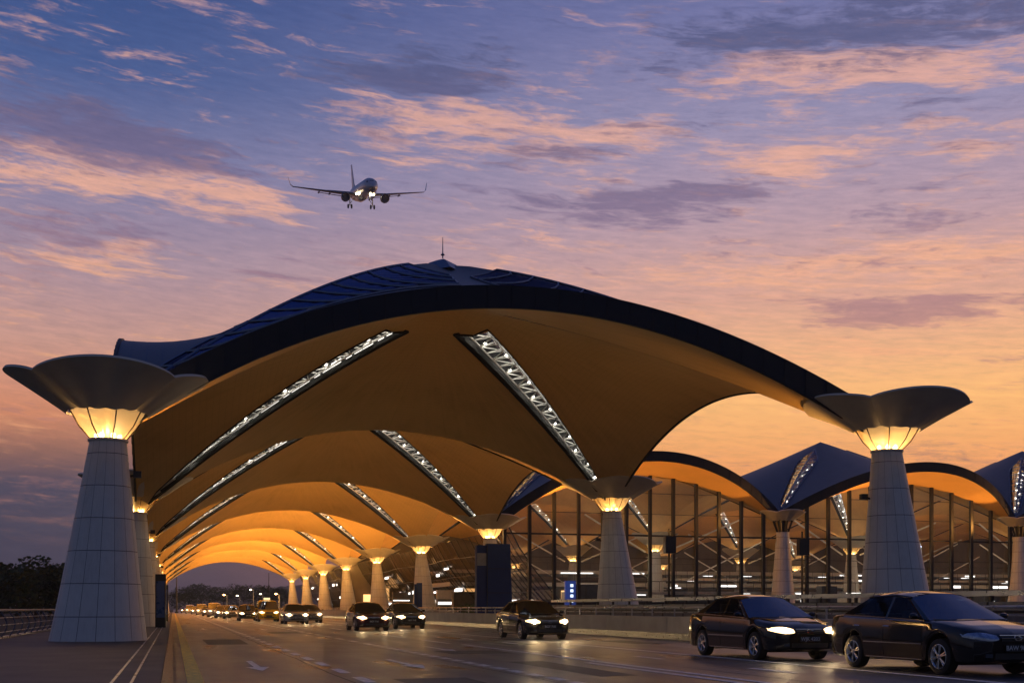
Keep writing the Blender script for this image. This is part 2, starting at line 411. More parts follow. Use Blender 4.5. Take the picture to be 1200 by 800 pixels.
# lane markings
b = MB(); z = .008
def strip(p, t0, t1, w=.12): b.quad((p-w/2, t0, z), (p+w/2, t0, z), (p+w/2, t1, z), (p-w/2, t1, z))
strip(11.62, -10, 260, .20)
strip(8.36, 2, 34, .16); strip(7.98, 6, 22, .16)
t = 4
while t < 240:
    strip(2.8, t, t+1.4, .18); t += 2.6
t = 9
while t < 240:
    strip(5.7, t, t+(.75 if t < 34 else 1.5), .20); t += (1.1 if t < 34 else 3.2)
t = 35
while t < 200:
    strip(8.2, t, t+4.2, .18); t += 8
t = 12
while t < 120:
    strip(10.1, t, t+1.6, .18); t += 5.5
# lane arrows (straight-on with a side barb)
def arrow(p, t):
    b.quad((p-.06, t, z), (p+.06, t, z), (p+.06, t+2.6, z), (p-.06, t+2.6, z))
    b.face([b.vert((p-.22, t, z+.001)), b.vert((p, t-1.3, z+.001)), b.vert((p+.22, t, z+.001))])
for p, t in ((1.5, 22), (4.4, 22), (1.5, 62), (4.4, 60), (6.9, 30)): arrow(p, t)
struct(b.build('road_marking', M['mark']))
# repairs and paving seams in the asphalt
M['patch'] = pbr('newer_asphalt_patch', (.022, .022, .024), .6, var=.2, scale=5, bump=.2)
b = MB(); z0_ = .003
for p in (2.55, 5.45, 9.1, 12.9):
    t = -10; rr_ = random.Random(int(p*10))
    while t < 230:
        q_ = p+rr_.uniform(-.03, .03); q2_ = p+rr_.uniform(-.03, .03)
        b.quad((q_-.018, t, z0_), (q_+.018, t, z0_), (q2_+.018, t+3, z0_), (q2_-.018, t+3, z0_)); t += 3
for (p, t, w_, l_) in ((3.3, 14.5, 1.1, 3.4), (6.4, 27, 1.6, 2.2), (1.0, 36, 1.2, 6), (9.6, 33, .9, 5), (4.1, 51, 1.3, 3), (6.6, 17.5, .7, 5.5), (13.6, 33, 1.1, 4)):
    b.quad((p, t, z0_), (p+w_, t+.1, z0_), (p+w_+.05, t+l_, z0_), (p-.04, t+l_-.1, z0_))
struct(b.build('road_patch', M['patch']))
b = MB(); t = -10
b.quad((.20, -10, z), (.44, -10, z), (.44, 280, z), (.20, 280, z)); struct(b.build('kerb_line', M['markyel']))
# raised forecourt behind the parapet
b = MB(); b.box(17.35, 23.0, -20, 300, -.1, .55); b.box(23.01, 90, 66, 300, -.1, .80)
b.box(23.01, 90, -20, 65.99, -.1, .75)
struct(b.build('forecourt', M['granite']))
# wooded hills in the distance
b = MB()
for (x0, x1, yy, h, sd_) in ((-520, 800, 900, 20, 3), (-560, 840, 1150, 34, 9)):
    rnd = random.Random(sd_); n = 260; pts = []
    for k in range(7):
        row = []
        for i in range(n):
            f = i/(n-1); x = x0+(x1-x0)*f
            hh = h*(.62+.25*math.sin(f*9+sd_)+.13*math.sin(f*23+1))
            prof = math.sin(math.pi*min(1, k/6)*.5)
            row.append((x, yy+k*45, hh*prof+(rnd.uniform(-1, 1)*h*.07 if k else -1)))
        pts.append(row)
    b.grid(pts)
struct(b.build('hills', M['hill'], smooth=True))

# ================================================================== CANOPY / DOME BUILDER
def bayfn(x0, x1, y0, y1, z0s, ze, zc, c=.60, sag=0.0, ex=False, sagl=0.0, dome_=1.0):
    """cone-ruled vault over a rectangle; z0s = corner heights (x0y0, x1y0, x1y1, x0y1)"""
    xc, yc, hx, hy = (x0+x1)/2, (y0+y1)/2, (x1-x0)/2, (y1-y0)/2
    def edge_z(side, w):
        i = {'f': (0, 1), 'r': (1, 2), 'b': (3, 2), 'l': (0, 3)}[side]
        za, zb = z0s[i[0]], z0s[i[1]]
        zl = za+(zb-za)*(w+1)/2
        return zl+(ze-zl)*(1-w*w)
    def P(side, r, w):
        X, Y = {'f': (w, -1), 'r': (1, w), 'b': (w, 1), 'l': (-1, w)}[side]
        e = edge_z(side, w)
        if ex: zz_ = zc-(zc-e)*r**(1+.32*dome_*abs(w)**1.5)-sag*4*r*(1-r)*(1-w*w)**1.5
        else: zz_ = zc*(1-r)+r*e+c*4*r*(1-r)*w*w
        if side == 'l': zz_ -= sagl*4*r*(1-r)*(1-w*w)**1.5
        return Vector((xc+hx*r*X, yc+hy*r*Y, zz_))
    def D(corner, r):
        X, Y = ((-1, -1), (1, -1), (1, 1), (-1, 1))[corner]
        return Vector((xc+hx*r*X, yc+hy*r*Y, zc-(zc-z0s[corner])*r**(1+.32*dome_) if ex else zc*(1-r)+r*z0s[corner]+c*4*r*(1-r)))
    return P, D, (xc, yc, hx, hy)
def slotw(r, r0, r1, gmax):
    if r <= r0 or r >= r1: return 0.0
    f = (r-r0)/(r1-r0)
    return gmax*min(1, f/.035+.25)*(1-.80*f**1.6)

M['clearroof'] = glassy('clear_roof_glass', (.9, .9, .95), .85, .06, (.08, .1, .16))
def dome(root, x0, x1, y0, y1, z0s, ze, zc, zc2, shellmat, fascias='', slots=(0, 1, 2, 3), gmax=.95, extg=1.5, exl=1.0, sfac={}, up=1.0, ceil_up=.65, brim=None, lamp=True, lampmat=None,
         truss=True, res=(18, 32), ext=True):
    def extw(r, a, b_):
        if r <= a or r >= b_: return 0.0
        f = (r-a)/(b_-a); return min(extg*min(1, f/.30)*(1-.6*max(0, f-.4)/.6), r*min(hx, hy)/1.41*.86)
    P, D, (xc, yc, hx, hy) = bayfn(x0, x1, y0, y1, z0s, ze, zc, sagl=.75 if root is canopy else 0)
    P2, D2, _ = bayfn(x0, x1, y0, y1, [z+up for z in z0s], ze+ceil_up, zc2, sag=.45 if root is canopy else .2, ex=True, sagl=1.15 if root is canopy else 0, dome_=1.0 if root is canopy else .2)
    r0, r1 = .145, .955
    NR, NW = res
    rs = [.001]+[r0*.5, r0]+[r0+(r1-r0)*i/NR for i in range(1, NR+1)]+[1.0]
    side_c = {'f': (0, 1), 'r': (1, 2), 'b': (3, 2), 'l': (0, 3)}
    def wlim(side, r, lo, g):
        cidx = side_c[side][0 if lo else 1]
        if cidx not in slots: return 1.0
        gg = slotw(r, r0, r1, gmax*sfac.get(cidx, 1)) if g == 1 else extw(r, r0, r1)*(exl if side == 'l' else 1)
        return 1-gg*1.41/(r*min(hx, hy)) if r > .01 else 1.0
    so_ = MB(); ex = MB()
    for side in 'frbl':
        for mbx, fn, g in ((so_, P, 1), (ex, P2, 2)):
            pts = []; uvs = []
            for r in rs:
                a = -wlim(side, r, True, g); c_ = wlim(side, r, False, g)
                row = [fn(side, r, a+(c_-a)*j/NW) for j in range(NW+1)]
                pts.append(row); uvs.append([(j/NW, r) for j in range(NW+1)])
            mbx.grid(pts, uvs, flip=(side in 'br') != (mbx is ex))
    sof = so_.build('soffit', shellmat, root, smooth=True)
    if ext: cov = ex.build('roof_cover', M['roof'], root, smooth=True)
    # fascias
    for side in fascias:
        fb = MB(); lip = []; top = []; inn = []
        for j in range(NW*2+1):
            w = -1+2*j/(NW*2)
            q = P(side, 1, w); q2 = P2(side, 1, w)
            o = Vector({'f': (0, -1, 0), 'r': (1, 0, 0), 'b': (0, 1, 0), 'l': (-1, 0, 0)}[side])
            ov = .06
            if brim:
                br_, bz = brim; k = (1-w*w)
                ov += br_*k; q = q+Vector((0, 0, bz*k)); q2 = q2+Vector((0, 0, bz*k))
            lip.append(q+o*ov+Vector((0, 0, -.05))); top.append(q2+o*ov+Vector((0, 0, .06))); inn.append((P(side, 1, w), P2(side, 1, w)))
        o2 = o*-.12
        fb.grid([lip, top], flip=side in 'br'); fb.grid([[p_+o2 for p_ in lip], lip]); fb.grid([top, [p_+o2 for p_ in top]]); fb.grid([[p_+o2 for p_ in lip], [p_+o2 for p_ in top]])
        # vertical panel joints as thin raised ribs
        for j in range(4, NW*2-2, 2):
            fb.tube(lip[j]+o*.01, top[j]+o*.01, .012, 4)
        fb.build('fascia', M['fascia'], root, smooth=30)
        if brim:
            bs = MB(); n = 6
            bs.grid([[inn[j][0].lerp(lip[j]+Vector((0, 0, .05))-o*.02, i/n) for j in range(NW*2+1)] for i in range(n+1)])
            bs.build('eave_soffit', shellmat, root, smooth=True)
            bt = MB()
            bt.grid([[inn[j][1].lerp(top[j]-Vector((0, 0, .06))-o*.02, i/n) for j in range(NW*2+1)] for i in range(n+1)], [[(j/NW/2, i/n*.2) for j in range(NW*2+1)] for i in range(n+1)])
            bt.build('eave_cover', M['roof'], root, smooth=True)
    # slots: dark cheeks, raised glazing, lit truss
    for ci in slots:
        X, Y = ((-1, -1), (1, -1), (1, 1), (-1, 1))[ci]
        dirn = Vector((hx*X, hy*Y, 0)).normalized(); nrm = Vector((-dirn.y, dirn.x, 0))
        NS = 26; ck = MB(); gl = MB(); tr = MB(); lp = MB()
        L1, L2, U1, U2, RG = [], [], [], [], []
        for i in range(NS+1):
            r = r0+(r1-r0)*i/NS
            g = slotw(r, r0, r1, gmax*sfac.get(ci, 1)) if 0 < i < NS else 0.02
            ge = extw(r, r0, r1) if 0 < i < NS else 0.02
            # soffit lip height slightly in from diagonal: use the surface itself
            sl = {0: ('f', 'l'), 1: ('f', 'r'), 2: ('b', 'r'), 3: ('b', 'l')}[ci]
            wv = 1-g*1.41/(r*min(hx, hy))
            def edge_pt(fn, side, gg):
                ww = 1-gg*1.41/(r*min(hx, hy)); lo = side_c[side][0] == ci
                return fn(side, r, -ww if lo else ww)
            a = edge_pt(P, sl[0], g); c_ = edge_pt(P, sl[1], g)
            a2 = edge_pt(P2, sl[0], ge); c2 = edge_pt(P2, sl[1], ge*(exl if sl[1] == 'l' else 1))
            L1.append(a); L2.append(c_); U1.append(a2); U2.append(c2)
            m_ = D2(ci, r); RG.append(Vector((m_.x, m_.y, m_.z+.04+.16*max(0.0, math.sin(math.pi*i/NS)))))
        dn = Vector((0, 0, .09 if sfac.get(ci, 1) > .5 else -.02))
        T1, T2 = [], []
        for i in range(NS+1):
            for L_, U_, T_ in ((L1, U1, T1), (L2, U2, T2)):
                hw = (Vector((U_[i].x, U_[i].y, 0))-Vector((RG[i].x, RG[i].y, 0))).length; lw = (Vector((L_[i].x, L_[i].y, 0))-Vector((RG[i].x, RG[i].y, 0))).length
                fz = min(1, lw/max(hw, .01)); T_.append(Vector((L_[i].x, L_[i].y, max(L_[i].z+.05, RG[i].z+(U_[i].z-RG[i].z)*fz-.06))))
        ck.grid([[p_-dn for p_ in L1], T1]); ck.grid([[p_-dn for p_ in L2], T2])
        rt = root
        sk = ck.build('skylight', M['wellblack'] if root is canopy else M['shell_warm'], rt, smooth=True)
        shut = sfac.get(ci, 1) == 0
        if ext:
            # upstand + ridge glazing outside
            Ua = [p_+Vector((0, 0, .05)) for p_ in U1]; Ub = [p_+Vector((0, 0, .05)) for p_ in U2]
            gl.grid([Ua, RG]); gl.grid([Ub, RG])
            gl.build('glazing', M['clearroof'] if root is not canopy else M['skyglass'], sk)
            bars = MB()
            for i in range(1, NS, 2):
                
                for Uc in (Ua, Ub):
                    j = min(range(NS+1), key=lambda q_: abs((Uc[q_]-RG[i]).dot(dirn)))
                    if (Uc[j]-RG[i]).length < 8 and 0 < j < NS: 
                        ln = []
                        for q_ in range(7):
                            kf = i+(j-i)*q_/6; k0 = min(NS-1, int(kf)); kk_ = kf-k0
                            ln.append(RG[k0].lerp(RG[k0+1], kk_).lerp(Uc[k0].lerp(Uc[k0+1], kk_), q_/6)+Vector((0, 0, .02)))
                        bars.poly(ln, .045, 4)
            bars.poly(RG, .06, 5); bars.poly(Ua, .04, 4); bars.poly(Ub, .04, 4)
            bars.build('glazing_frame', M['roofrib'], sk)
        if truss and not shut:
            bm_ = MB(); bm_.poly([a.lerp(c_, .10)+Vector((0, 0, .06)) for a, c_ in zip(L1, L2)][1:-1], .16 if sfac.get(ci, 1) > .5 else .02, 6)
            bm_.build('edge_beam', M['wellblack'], sk)
            up_ = Vector((0, 0, .25))
            c1 = [a.lerp(c_, .22)+up_ for a, c_ in zip(L1, L2)][1:-1]; c2_ = [a.lerp(c_, .78)+up_ for a, c_ in zip(L1, L2)][1:-1]
            mid = [(a+c_)/2+Vector((0, 0, .75)) for a, c_ in zip(L1, L2)][1:-1]
            tr.poly(c1, .045, 5); tr.poly(c2_, .045, 5); tr.poly(mid, .04, 5)
            for i in range(0, len(c1)-1):
                tr.tube(c1[i], c2_[i], .03, 4)
                tr.tube(c1[i] if i % 2 else c2_[i], c2_[i+1] if i % 2 else c1[i+1], .03, 4)
                tr.tube(c1[i], mid[i+1], .025, 4); tr.tube(c2_[i], mid[i+1], .025, 4)
            tr.build('truss', M['white'], sk)
        if lamp and not shut:
            # glowing strip stands in for the lit far cheek; lamp fittings along it
            pn = MB()
            c2_ = [a.lerp(c_, .88) for a, c_ in zip(L1, L2)]; c1 = [a.lerp(c_, .15) for a, c_ in zip(L1, L2)]
            far = c1 if ci == 3 else c2_
            cc = [p_+Vector((0, 0, .14)) for p_ in far]
            for i in range(1, NS-2):
                a_, b_ = cc[i], cc[i+1]; h_ = .10+.16*((i*7) % 5)/4; e_ = .55+.4*((i*5) % 3)/2
                pn.quad(a_, a_.lerp(b_, e_), a_.lerp(b_, e_)+Vector((0, 0, h_)), a_+Vector((0, 0, h_)))
            pn.build('slot_glow_strip', M['slotglow'], sk)['kind'] = 'stuff'
            for i in range(2, NS-1, 2):
                lp.lathe([(.01, -.06), (.07, -.03), (.085, 0), (.01, .05)], 8, 'z', c1[i].lerp(c2_[i], .3+.4*((i//2) % 2))+Vector((0, 0, .38)))
            lp.build('lamp', lampmat or M['slotlamp'], sk)['kind'] = 'stuff'
    return P, D, P2
M['roofrib'] = pbr('pale_blue_glazing_bars', (.10, .14, .22), .4, .5)

def column(root, x, y, zt, zcb, zcr, base_off=(0, 0), rb=1.35, rt=.54, zbase=0.0, lit=30, cup_r=3.1, name='column', lantern=True, rlan=1.15):
    """zt top of shaft, zcb bottom of the cup, zcr highest point of the rim"""
    sh = MB(); n = 32; prof = []
    K = 14
    for i in range(K+1):
        f = i/K; r = rb+(rt-rb)*(f**.93); prof.append((r, zbase+(zt-zbase)*f, f))
    pts = []; uvs = []
    for r, h, f in prof:
        ox, oy = base_off[0]*(1-f), base_off[1]*(1-f)
        pts.append([(ox+r*math.cos(2*math.pi*i/n), oy+r*math.sin(2*math.pi*i/n), h) for i in range(n+1)])
        uvs.append([(i/n, h-zt+20) for i in range(n+1)])
    sh.grid(pts, uvs)
    sh.face([sh.vert(p_) for p_ in pts[-1][:-1]])
    sh.lathe([(rt+.03, zt-.02), (rt+.05, zt), (rt+.05, zt+.06), (rt*.2, zt+.07)], 24)
    c = sh.build(name, M['col'], root, smooth=40, loc=(x, y, 0))
    # lantern
    if lantern:
        la = MB(); nn = 8; rl = rlan
        ring = lambda r, h, m=nn*3: [(r*math.cos(2*math.pi*i/m), r*math.sin(2*math.pi*i/m), h) for i in range(m+1)]
        la.grid([ring(rt*.92, zt+.08), ring((rt+rl)/2-.05, (zt+zcb)/2), ring(rl-.04, zcb+.10)])
        l_ = la.build('lantern', M['lantern'], c, smooth=True)
        fr = MB()
        for i in range(nn):
            a = 2*math.pi*(i+.35)/nn
            fr.poly([(rt*.95*math.cos(a), rt*.95*math.sin(a), zt+.06), ((rt+rl)/2*math.cos(a), (rt+rl)/2*math.sin(a), (zt+zcb)/2), (rl*math.cos(a), rl*math.sin(a), zcb+.12)], .022, 5)
        fr.lathe([(.16, zt+.07), (.16, zcb+.6)], 10)
        fr.build('lantern_frame', M['bronze'], c)
        if lit:
            bb = MB()
            for i in range(6):
                a = 2*math.pi*i/6; bb.lathe([(.01, 0), (.07, .04), (.07, .14), (.01, .19)], 8, 'z', (.33*math.cos(a), .33*math.sin(a), zt+.07))
            bb.build('bulb', M['bulb'], c)
            for a in (0.4, 2.5, 4.6):
                point('lantern_light', (.36*math.cos(a), .36*math.sin(a), zt+.34), lit*10, (1, .66, .33), .09, c)
    else:
        fr = MB()
        for i in range(8):
            a = 2*math.pi*i/8
            fr.tube((rt*.9*math.cos(a), rt*.9*math.sin(a), zt), (rlan*math.cos(a), rlan*math.sin(a), zcb+.1), .07, 5)
        fr.lathe([(.3, zt), (.45, zcb+.2)], 12)
        fr.build('bracket', M['frame'], c)
    # cup: four petals, folds on the diagonals
    cu = MB(); na = 20
    for q in range(4):
        pts = []; outer = []
        for i in range(na+1):
            s_ = i/na; a = -math.pi/4+s_*math.pi/2+q*math.pi/2
            k = math.cos(2*(a-q*math.pi/2))          # 1 mid petal, 0 at the folds
            k = max(0, k)**.8
            dz_ = zcr-zcb
            rim_z = zcr-(1-k)*dz_*.26
            rim_r = cup_r*(.93+.06*k)
            sc = .07*abs(math.sin(2*math.pi*s_*2))
            r0_, zb_ = rlan+.05-.03*(1-k), zcb-sc*.6+.05*(1-k)
            row = []
            for j in range(7):
                f = j/6
                row.append(((r0_+(rim_r-r0_)*f)*math.cos(a), (r0_+(rim_r-r0_)*f)*math.sin(a), zb_+(rim_z-zb_)*(f**.97)))
            pts.append(row)
        cu.grid(pts, flip=True)
        inner = [[(p_[0]*.985, p_[1]*.985, p_[2]+.07) for p_ in row] for row in pts]
        cu.cur = 1; cu.grid(inner); cu.cur = 0
        cu.grid([[row[-1] for row in pts], [row[-1] for row in inner]])
        cu.grid([[row[0] for row in pts], [row[0] for row in inner]])
    cu.build('cup', [M['cup'], M['roof_plain']], c, smooth=35)
    return c
M['bronze'] = pbr('bronze_ribs', (.05, .03, .015), .4, .6)
M['roof_plain'] = pbr('blue_roof_sheet', (.04, .06, .12), .45, .3)

PL, PR, T0, LB = -1.9, 25.3, 37.3, 28.0
NB = 8
canopy = empty('arched_canopy', 'long tan vaulted canopy with navy fascia over the road, on two rows of tapered columns', 'canopy', (0, 0, 0))
zL, zR = 6.15, 7.05
FLOOD = [800, 2300, 13000, 42000, 70000, 80000, 80000, 60000]
for k in range(NB):
    y0, y1 = T0+LB*k, T0+LB*(k+1)
    near = k < 3
    fs = ('f' if k == 0 else '')+'l'+('r' if k < 2 else '')+('b' if k == NB-1 else '')
    dome(canopy, PL, PR, y0, y1, (zL, zR, zR, zL), 11.17, 14.85, 16.6, M['shell'], fascias=fs, res=(18, 32) if near else (10, 16), extg=5.2, exl=.22, sfac={0: 0, 1: .14} if k == 0 else {})
# spire on the first crown
b = MB(); cx, cy = (PL+PR)/2, T0+LB/2
b.lathe([(1.5, 16.1), (.6, 16.66), (.25, 16.80), (.08, 16.85)], 4, 'z', (cx, cy, 0), capb=True, capt=True)
b.tube((cx, cy, 16.9), (cx, cy, 17.85), .03, 6, .012)
b.lathe([(.01, 17.0), (.10, 17.05), (.01, 17.15)], 8, 'z', (cx, cy, 0))
b.build('roof_spire', M['roofrib'], canopy)
for k in range(NB+1):
    y = T0+LB*k
    cl = column(canopy, PL, y, 6.14, 6.98, 8.12, base_off=(-.28, 0), rb=1.42, zbase=.12, lit=44 if k < 3 else 12, cup_r=2.98)
    cr = column(canopy, PR, y, 6.84, 7.62, 8.68, base_off=(.42, 0), rb=1.38, zbase=.55, lit=24 if k < 3 else 9)
    if k < NB:
        e = FLOOD[k]
        # warm uplighters fixed on the columns wash each vault
        for c_, px, tx in ((cl, PL, 8), (cr, PR, -8)):
            s_ = 1 if tx > 0 else -1
            f = MB(); f.box(-.12, .12, -.1, .1, -.1, .1); f.tube((0, 0, 0), (-s_*.32, -.12, -.1), .04, 6)
            fo = f.build('floodlight', M['frame'], c_, loc=(s_*.84, .22, 5.2))
            spot('uplight', (s_*.98, .42, 5.4), (tx*.75, LB*.5, 16.5), e*(.8 if px < 0 else 1.2), (1, .44, .09), 104, .9, .3, c_)

# ------------------------------------------------------------------ TERMINAL
term = empty('terminal_building', 'glass fronted airport terminal under a row of arched blue roofs, right of the canopy', 'building', (0, 0, 0))
XS = [25.3, 52.2, 77.4, 102.5, 127.5]
YS = [93.3, 121.3, 149.3, 177.3]
zt0 = 8.75
for i in range(4):
    for j in range(3):
        x0, x1, y0, y1 = XS[i], XS[i+1], YS[j], YS[j+1]
        zs = [zR+.3 if i == 0 else zt0, zt0, zt0, zR+.3 if i == 0 else zt0]
        dome(term, x0, x1, y0, y1, zs, 12.5, 16.2, 18.4, M['shell_warm'], fascias='f' if j == 0 else ('r' if i == 3 else ''), up=.9, ceil_up=.75,
             brim=(4.6, .75) if j == 0 else None, res=(12, 20), gmax=.8, extg=.95)
for i in range(1, 4):
    for j in range(0, 4):
        if i == 3 and j == 0: continue
        if j == 0:
            column(term, XS[i], YS[j]-.6, 7.8, 8.85, 9.7, rb=1.15, rt=.55, zbase=.8, lit=0, cup_r=2.1, lantern=False, rlan=.9)
        else:
            c_ = column(term, XS[i], YS[j], 7.4, 8.2, 9.5, rb=1.2, rt=.55, zbase=.8, lit=30, cup_r=2.7, rlan=1.1)
# warm uplighters inside
for i in range(4):
    for j in range(3):
        xc, yc = (XS[i]+XS[i+1])/2, (YS[j]+YS[j+1])/2
        for sx in (-1, 1):
            spot('hall_uplight', (xc+sx*9, yc-2, 6.6), (xc-sx*3, yc+2, 17), 1700, (1, .46, .13), 120, .9, .4, term)
# eave wash lights outside, set on the column brackets
for i in range(0, 3):
    for f in (.12, .88):
        x = XS[i]+(XS[i+1]-XS[i])*f
        spot('eave_uplight', (x, YS[0]-2.2, 8.6), (XS[i]+(XS[i+1]-XS[i])*(.62 if f < .5 else .38), YS[0]-2.5, 13.0), 5200, (1, .42, .08), 110, .9, .2, term)
for x_ in (33, 45, 60, 70, 84, 96, 110):
    point('concourse_fill', (x_, 104+(x_*7) % 23, 5.6), 380, (1, .78, .52), .3, term)  # unseen fill lights added to brighten the dark lower hall
# glass front wall
def soff(x):
    for i in range(3):
        if XS[i] <= x <= XS[i+1]:
            w = (x-(XS[i]+XS[i+1])/2)/((XS[i+1]-XS[i])/2)
            za = zR+.3 if i == 0 else zt0; zb = zt0
            zl = za+(zb-za)*(w+1)/2
            return zl+(12.5-zl)*(1-w*w)
    return zt0
yw = YS[0]-.05; gw = MB(); fr = MB(); xs = []
x = XS[0]+1.2
while x < 101.5: xs.append(x); x += 2.18
for a, c_ in zip(xs, xs[1:]): gw.quad((a, yw, 1.6), (c_, yw, 1.6), (c_, yw, soff(c_)+.02), (a, yw, soff(a)+.02))
gwall = gw.build('glass_wall', M['wallglass'], term)
for x in xs:
    fr.box(x-.13, x+.13, yw-.32, yw-.02, .8, soff(x)+.05)
for z_ in (3.4, 5.4, 7.35, 9.2, 11.0):
    for a, c_ in zip(xs, xs[1:]):
        if min(soff(a), soff(c_)) > z_+.2: fr.box(a+.131, c_-.131, yw-.10, yw-.03, z_-(.07 if z_ == 7.35 else .022), z_+(.07 if z_ == 7.35 else .022))
fr.box(xs[0], xs[-1], yw-.35, yw+.2, .8, 1.62)
fr.build('glazing_frame', M['frame'], gwall)
# inside: floors, decks, lit counters
M['deck'] = pbr('pale_deck', (.45, .42, .38), .5, var=.08)
M['tubes'] = emit('white_ceiling_tubes', (1, .95, .88), 2.2)
M['warmlit'] = emit('warm_lit_shopfront', (1, .55, .2), 1.6)
M['coolscreen'] = emit('blue_lit_sign', (.25, .45, 1), .8)
M['darkint'] = pbr('dark_interior', (.05, .048, .045), .6, var=.2)
b = MB(); b.box(26, 126, 94, 176, .8, .9); b.build('hall_floor', M['granite'], term)
rnd = random.Random(11)
dk = MB(); dark_ = MB(); tb = MB(); wm = MB(); cs = MB(); beams = MB()
# mezzanine decks as long slabs with light undersides, at several depths
for (x0, x1, yy, zz_, th, dep) in ((30, 124, 128, 3.6, .45, 12), (34, 120, 146, 5.6, .5, 14), (44, 124, 108, 2.5, .28, 4), (60, 124, 136, 4.6, .3, 3)):
    dk.box(x0, x1, yy, yy+dep, zz_, zz_+th)
    n = int((x1-x0)/3.0)
    for i in range(n):
        xx = x0+3.0*i+.3
        if rnd.random() < .16: tb.box(xx, xx+rnd.uniform(.6, 4.6), yy-.06, yy-.01, zz_+th*.15, zz_+th*rnd.uniform(.3, .9))
        if rnd.random() < .22: tb.box(xx+.2, xx+1.6, yy+1, yy+1.15, zz_-.12, zz_-.03)
    for i in range(int((x1-x0)/1.5)): dark_.tube((x0+1.5*i, yy+.1, zz_+th), (x0+1.5*i, yy+.1, zz_+th+1.0), .03, 4)
    dark_.tube((x0, yy+.1, zz_+th+1.0), (x1, yy+.1, zz_+th+1.0), .04, 4)
# check-in islands, kiosks and shop fronts on the hall floor
for i in range(110):
    xx = rnd.uniform(28, 122); yy = rnd.uniform(98, 165); w = rnd.uniform(1.0, 4.2); h = rnd.uniform(.9, 2.6)
    if any(abs(xx-q) < 2.4 for q in XS): continue
    (dark_ if rnd.random() < .6 else dk).box(xx, xx+w, yy, yy+1.0, .9, .9+h)
    q = rnd.random()
    if q < .22: wm.box(xx+.1, xx+rnd.uniform(.2, .8), yy-.05, yy-.01, 1.2, .9+h*rnd.uniform(.4, .95))
    elif q < .40: tb.box(xx, xx+w*rnd.uniform(.1, .8), yy-.06, yy-.02, .9+h*.5, .9+h*.5+rnd.uniform(.08, .5))
    elif q < .47: cs.box(xx+.1, xx+.1+min(w*.5, .9), yy-.06, yy-.02, .9+h*.6, .9+h*.92)
# back wall with dark bays and warm panels
wl = MB(); wl.box(25.4, 128, 177.7, 178.1, .8, 16); wl.box(127.9, 128.4, 93.6, 177.6, .8, 16); wl.box(102.6, 127.8, 93.4, 93.7, .8, 12); wl.build('wall', pbr('taupe_inner_wall', (.10, .085, .07), .7, var=.2, scale=.4), term)
for i in range(30):
    xx = 28+i*3.2
    if rnd.random() < .5: wm.box(xx, xx+rnd.uniform(.6, 2.2), 177.38, 177.44, 1.4, rnd.uniform(2.6, 4.2))
# inclined white struts between floor and roof
for i in range(3):
    for j in (1, 2):
        for sx in (-1, 1):
            x0 = XS[i+1] if i < 3 else XS[i]
            beams.tube((x0+sx*1.2, YS[j], 7.4), (x0+sx*9.5, YS[j]-3, 11.2), .10, 6)
            beams.tube((x0+sx*2.2, YS[j]-4, 4.2), (x0+sx*11, YS[j]-5, 8.6), .08, 6)
dk.build('mezzanine_deck', M['deck'], term); dark_.build('interior_fitting', M['darkint'], term)
tb.build('ceiling_light', M['tubes'], term)['kind'] = 'stuff'; wm.build('lit_shopfront', M['warmlit'], term)['kind'] = 'stuff'; cs.build('information_screen', M['coolscreen'], term)['kind'] = 'stuff'
beams.build('strut', M['white'], term)
# curved leaning glass side wall along the canopy
M['mirror'] = glassy('bronze_side_glass', (.75, .68, .6), .75, .08, (.5, .45, .4))
M['mirror0'] = pbr('bronze_mirror_glass', (.10, .09, .085), .12, .85, var=.2, scale=.6, bump=.25, bscale=1.2)
b = MB(); NJ = 12
def sidep(t, f):
    bul = 1+.0*t
    return (29.2+3.2*(1-f)**1.0-2.2*math.sin(math.pi*.5*f)*bul+.9*math.sin((t-93)/28*math.pi)**2, t, .8+7.2*f)
pts = [[sidep(93.6+(261-93.6)*i/90, j/NJ) for j in range(NJ+1)] for i in range(91)]
b.grid(pts); sw = b.build('side_glass_wall', M['mirror'], term, smooth=True)
b = MB()
for i in range(0, 91, 1): b.poly([Vector(p_)+Vector((-.04, 0, 0)) for p_ in pts[i][::3]], .035 if i % 3 else .07, 4)
for j in range(0, NJ+1, 3): b.poly([Vector(r_[j])+Vector((-.04, 0, 0)) for r_ in pts], .04, 4)
b.build('glazing_frame', M['frame'], sw)
b = MB(); rnd = random.Random(5)
for i in range(40):
    t = rnd.uniform(100, 255); f = rnd.choice([.12, .3, .3, .55, .62])
    p_ = sidep(t, f); b.box(p_[0]-.35, p_[0]-.25, t, t+rnd.uniform(.8, 3), p_[2]-.05, p_[2]+rnd.uniform(.1, .5))
b.build('lit_panel', M['tubes'], term)['kind'] = 'stuff'
b = MB(); b.box(28.0, 31.5, 180, 262, 8.0, 8.3); b.box(33, 60, 178.2, 262, .8, 9); b.build('rear_wing', M['darkint'], term)

